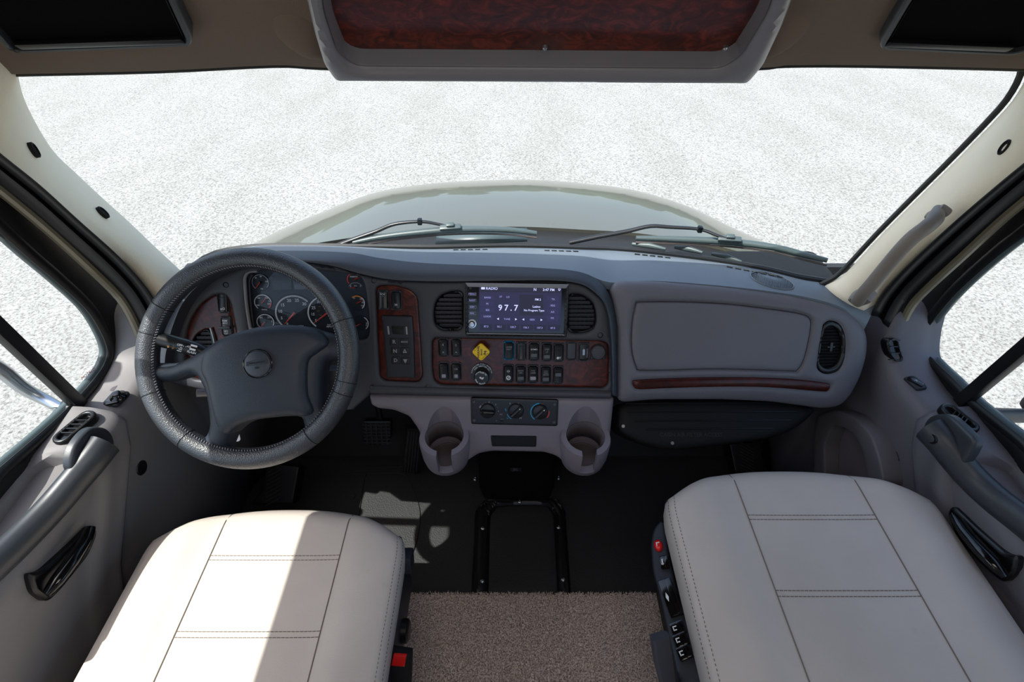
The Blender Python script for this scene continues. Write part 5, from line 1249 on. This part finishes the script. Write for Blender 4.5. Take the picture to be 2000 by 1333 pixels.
for k in range(27):
    a = -41+82*k/26; hw = 11.8*math.sqrt(max(0, 1-(a/44)**2)); P = [hit(*gp_(a+b*.55, b), lift=.0004)[0] for b in (-hw, 0, hw)]
    if all(p is not None for p in P): mb = MB(); mb.tube(P, .0009, 5); mb.build('slat', M['gloss'], sg)
# ---- black cover under the passenger fascia
LO = [(1206, 788), (1300, 782), (1420, 780), (1560, 788), (1592, 800), (1575, 820), (1545, 842), (1500, 858), (1400, 872), (1330, 880), (1290, 878), (1240, 862), (1203, 842)]
UF = Frame(PT(1400, 830, 1.26), (1, 0, 0), (0, .80, .62))
und = relief('under_dash_cover', UF, roundpoly(UF.pp(LO), .02), M['cover'], dash, prof=rnd(.012, .02), step=.012, back=.08)
for k, (v, u0, u1) in enumerate(((789, 1222, 1560), (806, 1225, 1555), (823, 1240, 1545), (839, 1262, 1510))):
    mb = MB(); mb.tube([UF.pt(*UF.px(u0, v, .013), .0125), UF.pt(*UF.px(u1, v-2, .013), .0125)], .0018, 6); mb.build('rib', M['black'], und)
fr = Frame(UF.pt(*UF.px(1350, 850, .013), .0126), UF.X, UF.Y); text('cover_lettering', 'CABIN AIR FILTER ACCESS', fr, .013, M['vdgrey'], und, h=0)
for u, v in ((1217, 833), (1313, 866)): mb = MB(); mb.lathe(UF.centre(u, v, .012), [(.005, 0), (.004, .002)], 12); mb.build('screw', M['steel'], und)
# dark mass behind everything under the dash
mb = MB(); mb.box((.03, 1.10, .62), (1.60, .22, .22), None, .02); mb.box((-.52, 1.02, .56), (.5, .16, .12), None, .02); mb.box((.45, 1.06, .50), (.75, .14, .16), None, .03); mb.build('under_dash_structure', M['mblack'], dash)
# ================================================================== STEERING WHEEL
sw_ = empty('steering_wheel', tuple(PT(487, 700, 1.0)), 'four-spoke leather steering wheel with light stitching, left half in sun', 'steering wheel')
wt = math.radians(46)
WC = PT(488, 701, 1.0)
WF = Frame(WC, Vector((1, .03, 0)), (0, math.sin(math.pi/2-wt)*1.0, math.cos(math.pi/2-wt)))
R0 = .2045
pr = WF.px(265, 700); pr2 = WF.px(711, 700); pt_ = WF.px(488, 483); pb_ = WF.px(488, 918)
RA = (pr2[0]-pr[0])/2-.0255; cxx = (pr2[0]+pr[0])/2-.003; RB = (pt_[1]-pb_[1])/2-.0215; cyy = (pt_[1]+pb_[1])/2
RM = (RA+RB)/2
WF = Frame(WF.pt(cxx, cyy), WF.X, WF.Y)
N = 96
P = [WF.pt(RA*math.cos(2*math.pi*k/N), RB*math.sin(2*math.pi*k/N)) for k in range(N)]
mb = MB(); mb.tube(P, .0205, 18, closed=True, up=tuple(WF.N)); rim = mb.build('rim', M['leather_w'], sw_, smooth=80)
# stitching on the inner side of the rim
mb = MB(); n = 210
for k in range(n):
    a = 2*math.pi*k/n
    def q(da, r, h): return WF.pt((RA-r)*math.cos(a+da), (RB-r)*math.sin(a+da), h)
    mb.tube([q(-.004, .0185, .0105), q(.006, .0168, .0140)], .0009, 4)
st = mb.build('stitching', M['lgrey'], rim); st['kind'] = 'stuff'
# thin seams across the leather
for a in (200, 232, 308, 338, 20, 345, 148, 165):
    a = math.radians(a); c = WF.pt(RA*math.cos(a), RB*math.sin(a)); rad_ = (c-WF.o).normalized()
    ring = [c+rad_*(.0208*math.cos(b))+WF.N*(.0208*math.sin(b)) for b in [2*math.pi*k/20 for k in range(20)]]
    mb = MB(); mb.tube(ring, .0008, 5, closed=True); mb.build('leather_seam', M['mblack'], rim)
def wp_(L): return [WF.px(u, v, .0) for u, v in L]
sil = [(292, 712), (340, 710), (388, 694), (418, 676), (445, 660), (504, 641), (568, 635), (622, 645), (662, 657), (684, 657), (690, 698), (676, 702), (650, 702), (637, 710), (632, 740), (633, 770), (636, 800), (644, 815), (656, 808), (662, 812), (604, 868), (586, 866), (592, 850), (592, 827), (580, 813), (504, 819), (470, 830), (456, 845), (446, 868), (438, 884), (404, 878), (372, 868), (392, 858), (406, 845), (414, 820), (413, 777), (403, 748), (385, 732), (338, 744), (296, 745)]
sp = catmull(wp_(sil), 3, True)
def hubprof(d, a, b):
    r = np.sqrt(a*a+(b+.02)**2)
    base = -.012+.020*np.sqrt(np.clip(1-(1-np.clip(d/.02, 0, 1))**2, 0, 1))
    dome = .030*np.clip(1-(r/.16)**2, 0, 1)
    rimdrop = -.030*np.exp(-((r-.10)/.03)**2)*0
    return base+dome
sp2 = relief('spokes', WF, sp, M['hub'], sw_, prof=hubprof, step=.006, back=.030, smooth=60)
pad_ = [(405, 690), (425, 672), (455, 655), (505, 641), (565, 635), (610, 642), (636, 668), (615, 690), (600, 705), (597, 740), (598, 775), (606, 805), (590, 815), (560, 812), (504, 819), (465, 832), (440, 850), (424, 830), (417, 790), (410, 750), (398, 722)]
pp_ = catmull(WF.pp(pad_, .03), 3, True)
def padprof(d, a, b):
    r = np.sqrt(a*a+(b+.02)**2); return .004+.038*np.clip(1-(r/.19)**2, 0, 1)+.012*np.sqrt(np.clip(1-(1-np.clip(d/.018, 0, 1))**2, 0, 1))
hub = relief('airbag_cover', WF, pp_, M['hub'], sw_, prof=padprof, step=.006, back=.02, smooth=60)
EF = WF.centre(503, 711, .0535); mb = MB(); mb.lathe(EF, [(.0270, -.004), (.0270, -.001), (.0262, .0), (.0245, .0), (.0243, -.0015), (.0236, .001), (.020, .0025), (.010, .0040), (.002, .0044)], 40); em = mb.build('emblem', M['brow'], sw_, smooth=40)
mb = MB(); mb.tube([EF.pt(.0262*math.cos(2*math.pi*k/40), .0262*math.sin(2*math.pi*k/40), .0) for k in range(40)], .0011, 6, closed=True); mb.build('emblem_ring', M['gloss'], em)
e2 = Frame(EF.pt(0, .002, .0046), EF.X, EF.Y).rot(6); 
relief('emblem_cartouche', e2, [(-.019, -.004), (.019, -.0045), (.020, .004), (.0, .0055), (-.018, .0035)], M['panel'], em, holes=[[(-.018, -.003), (.018, -.0035), (.019, .003), (.0, .0045), (-.017, .0028)]], step=.01, back=.001, smooth=None)
text('emblem_lettering', 'FREIGHTLINER', e2, .0050, M['panel'], em, h=.0002, ext=.0004, bold=.01); text('emblem_lettering', 'SRS', Frame(EF.pt(.001, -.0075, .0044), EF.X, EF.Y).rot(5), .0055, M['panel'], em, h=.0002, ext=.0004)

# steering column with stalk
col = empty('steering_column', tuple(PT(545, 740, 1.15)), 'black steering column shroud with a signal stalk, behind the wheel', 'steering column')
ax = WF.N
A = WC-ax*.055; B = WC-ax*.17; fr = Frame((A+B)/2, WF.X, WF.Y)
mb = MB(); pts0 = rrect(0, .004, .105, .09, .03, 5); L0 = [Frame(A, WF.X, WF.Y).pt(a*.8, b*.8) for a, b in pts0]; L1 = [Frame(A.lerp(B, .3), WF.X, WF.Y).pt(a, b) for a, b in pts0]; L2 = [Frame(B, WF.X, WF.Y).pt(a*.95-.02, b*.95+.02) for a, b in pts0]
mb.loft([L0, L1, L2], closed=True, cap=True); mb.build('shroud', M['mblack'], col, smooth=50)
mb = MB(); mb.tube([WC-ax*.07, WC-ax*.0], .03, 20); mb.build('shaft', M['black'], col, smooth=50)
# grey block seen through the right-hand opening
fr = Frame(PT(655, 755, 1.10), (1, 0, 0), (0, .5, .86)); mb = MB(); mb.box(fr.o, (.035, .085, .05), fr, .008); mb.box(fr.pt(-.05, -.02, -.02), (.10, .06, .05), fr, .01); o = mb.build('switch_housing', M['bezel'], col)
P = [PT(u, v, t) for u, v, t in ((312, 663, 1.00), (345, 672, 1.005), (385, 683, 1.01), (420, 700, 1.02), (460, 722, 1.03))]
P = [Vector(p) for p in resample([tuple(p) for p in P], 20)]
mb = MB(); mb.tube(P, [.0145]*6+[.0150-.0004*k for k in range(14)], 18); stk = mb.build('signal_stalk', M['black'], col, smooth=60)
d_ = (P[8]-P[2]).normalized(); view = (C0-P[8]).normalized(); Yv = view.cross(d_).normalized(); 
def stf(u, v):
    p = PT(u, v, .9875); return Frame(p, d_, Yv if Yv.z > 0 else -Yv)
texts('stalk_lettering', [('OFF', stf(351, 674.5), .0058), ('FLASH', stf(374, 689), .0058), ('•', stf(358, 676.5), .006), ('•', stf(363, 678), .006), ('<>', stf(369, 678), .007)], M['white'], stk, h=0, bold=.015)
mb = MB()
for u, v, w_, h_ in ((379, 676, .012, .0035), (376, 683, .011, .0035), (354, 680, .004, .0012), (352, 683, .006, .0012), (350, 686, .008, .0012)):
    f_ = stf(u, v); mb.box(f_.o, (w_, h_, .0006), f_)
mb.build('stalk_print', M['white'], stk, smooth=None)
mb = MB(); 
for u, v in ((329, 677.5), (338, 680)): f_ = stf(u, v); mb.lathe(f_, [(.0025, 0), (.002, .0005)], 10)
mb.build('stalk_print', M['amberdim'], stk, smooth=None)
mb = MB(); mb.tube([PT(384, 768, 1.06), PT(440, 766, 1.09)], .0085, 14); o = mb.build('tilt_lever', M['silver'], col, smooth=60); o['label'] = 'pale grey tilt lever'
tg = empty('hang_tag', tuple(PT(458, 850, 1.12)), 'small white paper tag with pink marks hanging below the steering wheel hub', 'tag')
fr = Frame(PT(458, 850, 1.12), (1, .2, 0), (.15, .5, .86)); mb = MB(); mb.prism(fr, rrect(0, 0, .020, .032, .006), -.0003, .0003); mb.build('paper', M['white'], tg, smooth=None); text('tag_lettering', '50', Frame(fr.pt(0, .004, .0004), fr.X, fr.Y).rot(90), .012, M['motr'], tg, h=0)

# ================================================================== SEATS
def make_seat(name, label, cx, zc, yf, s, outer):
    """cushion centred on cx, top height zc, front centre at y=yf; s = side of the aisle (+1 aisle on the right)"""
    st = empty(name, (cx, yf-.5, 0), label, 'seat', 'leather cab seats')
    W = .2625; L = 1.0
    def edge(f, side_):               # half width along depth, f = distance back from the front
        w = W*(1-.0*f)
        return w
    NX, NY = 40, 60
    def top(a, f):                    # a in [-1,1] across, f metres back from the front
        r = .085; w = W
        # rounded front corners
        yb = .062*abs(a)**2.6        # front edge bows back at the corners
        if f < r: w = W-(.030)*(1-math.sqrt(max(0, 1-((r-f)/r)**2)))
        x = cx+a*w; y = yf-yb*max(0, 1-f/.35)-f
        z = zc-.004+.010*abs(a)**3-.020*max(0, abs(a)-.86)**1.2*6
        z -= .050*max(0, 1-f/.05)**2.0
        z += .008*math.exp(-((abs(a)-.72)/.14)**2)
        return Vector((x, y, z))
    fs_ = [0, .006, .014, .026, .042, .06, .08, .11, .15, .2, .26, .32, .38, .43, .48, .53, .60]
    avals = [-1+2*k/NX for k in range(NX+1)]
    rows = []
    for f in fs_: rows.append([top(a, f) for a in avals])
    # front drop
    fr_rows = [[p+Vector((0, dy, dz)) for p in rows[0]] for dy, dz in ((-.012, -.11), (.004, -.07), (.008, -.03), (.005, -.010))]
    mb = MB(); mb.loft(fr_rows+rows)
    # sides
    for e in (0, NX):
        sg = -1 if e == 0 else 1
        edge_ = [r[e] for r in rows]
        mb.loft([edge_, [p+Vector((sg*.006, 0, -.010)) for p in edge_], [p+Vector((sg*.009, 0, -.030)) for p in edge_], [p+Vector((sg*.004, 0, -.075)) for p in edge_], [p+Vector((-sg*.012, 0, -.115)) for p in edge_]])
    me = mb.build('cushion', M['leather'], st, smooth=70)
    bm = bmesh.new(); bm.from_mesh(me.data); bmesh.ops.remove_doubles(bm, verts=bm.verts, dist=1e-4); bmesh.ops.recalc_face_normals(bm, faces=bm.faces); bm.to_mesh(me.data); bm.free()
    for p in me.data.polygons: p.use_smooth = True
    bv = BVHTree.FromPolygons([v.co.copy() for v in me.data.vertices], [list(p.vertices) for p in me.data.polygons])
    def drop(x, y, lift=.0006):
        h = bv.ray_cast(Vector((x, y, 2)), Vector((0, 0, -1)))
        return (h[0]+Vector((0, 0, lift))) if h[0] is not None else None
    # lengthwise seams
    for x in (cx-.122, cx+.145 if s > 0 else cx+.127):
        pts = [drop(x, yf-.014-k*.02) for k in range(27)]; pts = [p for p in pts if p is not None]
        mb = MB(); mb.tube(pts, .0011, 5); mb.build('seam', M['thread'], me)
    x0_, x1_ = cx-.122, (cx+.145 if s > 0 else cx+.127)
    for yy in ((.131, .140), (.274, .284)):
        for q in yy:
            mb = MB(); n = 34
            for k in range(n):
                a, b = drop(x0_+(x1_-x0_)*(k+.08)/n, yf-q), drop(x0_+(x1_-x0_)*(k+.85)/n, yf-q)
                if a and b: mb.tube([a, b], .0007, 4)
            mb.build('stitching', M['thread'], me)['kind'] = 'stuff'
    # double stitched piping on the aisle edge
    sg = 1 if s > 0 else -1
    for off, dz in ((.990, .0), (1.0, -.012)):
        pts = []
        for f in fs_[3:]:
            p = top(sg*(off if off < 1 else 1.0), f); pts.append(Vector((p.x+(sg*.0072 if off >= 1 else 0), p.y, p.z+(dz if off >= 1 else .0006))))
        P = resample([tuple(p) for p in pts], 150); mb = MB()
        for k in range(0, 148, 2): mb.tube([P[k], P[k+1]], .0006, 4)
        mb.build('stitching', M['thread'], me)['kind'] = 'stuff'
    # base and side valance
    mb = MB(); mb.box((cx, yf-.37, (zc-.11)/2+.02), (.395, .62, zc-.16), None, .02); mb.build('base', M['base'], st)
    mb = MB(); mb.box((cx, yf-.34, zc-.105), (.49, .60, .03), None, .01); mb.build('pan', M['base'], st)
    for x in (cx-.15, cx+.15): mb = MB(); mb.box((x, yf-.37, .02), (.05, .66, .04), None, .006); mb.build('floor_rail', M['base'], st)
    # backrest beside and behind the photographer
    BFr = Frame((cx, yf-.545, zc-.02), (1, 0, 0), (0, -.20, 1)); mb = MB()
    lv = [(0, .23, .055), (.05, .25, .065), (.20, .26, .070), (.38, .255, .065), (.50, .235, .055), (.57, .19, .045), (.60, .12, .02)]
    mb.loft([[BFr.pt(a*w_/.26, h_, .075+b*d_/.07) for a, b in rrect(0, 0, .52, .14, .05, 5)] for h_, w_, d_ in lv], closed=True, cap=True); mb.build('backrest', M['leather'], st, smooth=60)
    mb = MB(); hr = Frame(BFr.pt(0, .70, .08), BFr.X, BFr.Y); mb.box(hr.o, (.26, .15, .09), hr, .035); mb.tube([hr.pt(-.06, -.07, 0), hr.pt(-.06, -.16, 0)], .007, 8); mb.tube([hr.pt(.06, -.07, 0), hr.pt(.06, -.16, 0)], .007, 8); mb.build('headrest', M['leather'], st, smooth=60)
    return st, me, drop
ls, lcush, ldrop = make_seat('driver_seat', 'pale taupe leather driver seat behind the steering wheel, half in sunlight', -.4975, .452, .617, 1, -1)
rs, rcush, rdrop = make_seat('passenger_seat', 'pale taupe leather passenger seat in shade, red button on its side', .582, .560, .647, -1, 1)
# driver seat aisle side: valance, black knob box, round knob
mb = MB(); mb.box((-.258, .25, .30), (.045, .56, .13), None, .012); mb.build('side_valance', M['panel'], ls)
fr = Frame(PT(796, 1094, 1.12), (1, 0, 0), (0, .45, .9)); mb = MB(); mb.box(fr.o+Vector((-.012, 0, -.005)), (.045, .040, .040), fr, .004); mb.build('side_lever', M['panel'], ls)
fr = Frame(PX(789, 1233, -.232), (0, -1, 0), (0, 0, 1)); mb = MB(); mb.lathe(Frame(fr.o, (0, 1, 0), (0, 0, 1)), [(.024, -.02), (.024, .008), (.018, .012), (.010, .012)], 24); mb.build('round_knob', M['black'], ls)
# passenger seat control panel on the aisle side
cpn = bpy.data.objects.new('control_panel', None); COL.objects.link(cpn); cpn.location = (.30, .4, .45); cpn.parent = rs; cpn.matrix_parent_inverse = WM(rs).inverted()
PO = [(1290, 1018), (1276, 1035), (1271, 1066), (1275, 1115), (1292, 1180), (1305, 1240), (1318, 1300), (1328, 1350), (1420, 1350), (1396, 1310), (1355, 1240), (1325, 1160), (1308, 1090), (1299, 1025)]
KF = Frame(PT(1300, 1120, 1.04), (.12, .98, 0), Vector((.75, -.09, .66)))
KF = Frame(PT(1305, 1130, 1.035), Vector((0.93, 0, .37)), Vector((0, 1, 0)))
relief('panel_plate', KF, roundpoly(KF.pp(PO), .01), M['panel'], cpn, prof=rnd(.006, .008), step=.01, back=.05)
fr = KF.centre(1286, 1067, .006); mb = MB(); mb.lathe(fr, [(.0105, 0), (.0105, .003), (.008, .007), (.003, .009)], 20, .85, 1.2); o = mb.build('round_button', M['red'], cpn, smooth=60); o['label'] = 'red button'
f_ = Frame(fr.pt(0, 0, .0094), fr.X, fr.Y); mb = MB(); mb.box(f_.pt(-.002, 0), (.002, .008, .0005), f_); mb.box(f_.pt(.0015, .003), (.006, .002, .0005), f_); mb.build('button_print', M['white'], cpn, smooth=None)
def kbtn(u, v, w_, h_, th, rot, sym):
    fr = KF.centre(u, v, .006).rot(rot); mb = MB(); mb.box(fr.pt(0, 0, th/2), (w_, h_, th), fr, .0025); mb.box(fr.pt(w_*.22, 0, th*.9), (w_*.45, h_*.96, th*.5), fr, .002)
    b = mb.build('seat_button', M['gloss'], cpn, smooth=50); q = Frame(fr.pt(-w_*.22, 0, th+.0004), fr.X, fr.Y); mb = MB()
    if sym == 'seat': mb.box(q.pt(-.002, 0), (.0018, .008, .0005), q); mb.box(q.pt(.0015, .003), (.006, .0018, .0005), q); mb.box(q.pt(.0015, -.003), (.004, .0018, .0005), q)
    elif sym == 'lozenge': mb.prism(q, [(0, -.009), (.003, 0), (0, .009), (-.003, 0)], 0, .0005)
    else: mb.box(q.pt(0, 0), (.0025, .012, .0005), q); mb.box(q.pt(0, -.004), (.005, .003, .0005), q)
    mb.build('button_print', M['white'], cpn, smooth=None)
kbtn(1299, 1101, .018, .026, .008, -4, 'bar')
kbtn(1311, 1170, .026, .070, .012, 8, 'lozenge')
kbtn(1325, 1230, .026, .022, .010, 10, 'seat'); kbtn(1331, 1253, .026, .022, .010, 12, 'seat'); kbtn(1338, 1278, .026, .022, .010, 14, 'seat')
# buckles
bk_ = empty('seat_belt_buckle', tuple(PT(775, 1300, .98)), 'black seat belt buckle with a red button beside the driver seat', 'buckle')
fr = Frame(PT(778, 1292, .985), (1, -.12, 0), (0, .55, .83)); mb = MB(); mb.box(fr.pt(0, -.03, -.012), (.046, .088, .024), fr, .005); mb.build('housing', M['mblack'], bk_)
fr2 = Frame(fr.pt(.001, .004, .0015), fr.X, fr.Y); mb = MB(); mb.prism(fr2, [(-.014, -.014), (.012, -.012), (.015, .012), (-.010, .010)], -.004, .0015, .001); o = mb.build('release_button', M['red'], bk_); o['label'] = 'red release button'
mb = MB(); mb.tube([fr.pt(0, -.07, -.015), fr.pt(.0, -.16, -.02), fr.pt(-.01, -.24, -.03)], .012, 8, flat=.4, up=tuple(fr.N)); mb.build('stalk', M['mblack'], bk_)
bs = empty('seat_belt_buckle', tuple(PT(1298, 1290, .90)), 'dark grey plastic buckle sleeve standing beside the passenger seat', 'buckle')
fr = Frame(PT(1295, 1290, .892), (1, .25, 0), (-.10, .62, .78)); mb = MB(); L0 = [fr.pt(a, .042) for a in (0,)]
pts = rrect(0, 0, .032, .020, .005, 3)
mb.loft([[fr.pt(a, .045, b) for a, b in pts], [fr.pt(a*1.0, .0, b) for a, b in pts], [fr.pt(a*.8+.004, -.06, b*.9) for a, b in pts], [fr.pt(a*.7+.008, -.14, b*.8) for a, b in pts], [fr.pt(a*.6+.03, -.26, b*.7-.05) for a, b in pts]], closed=True, cap=True); mb.build('sleeve', M['bezel'], bs, smooth=40)
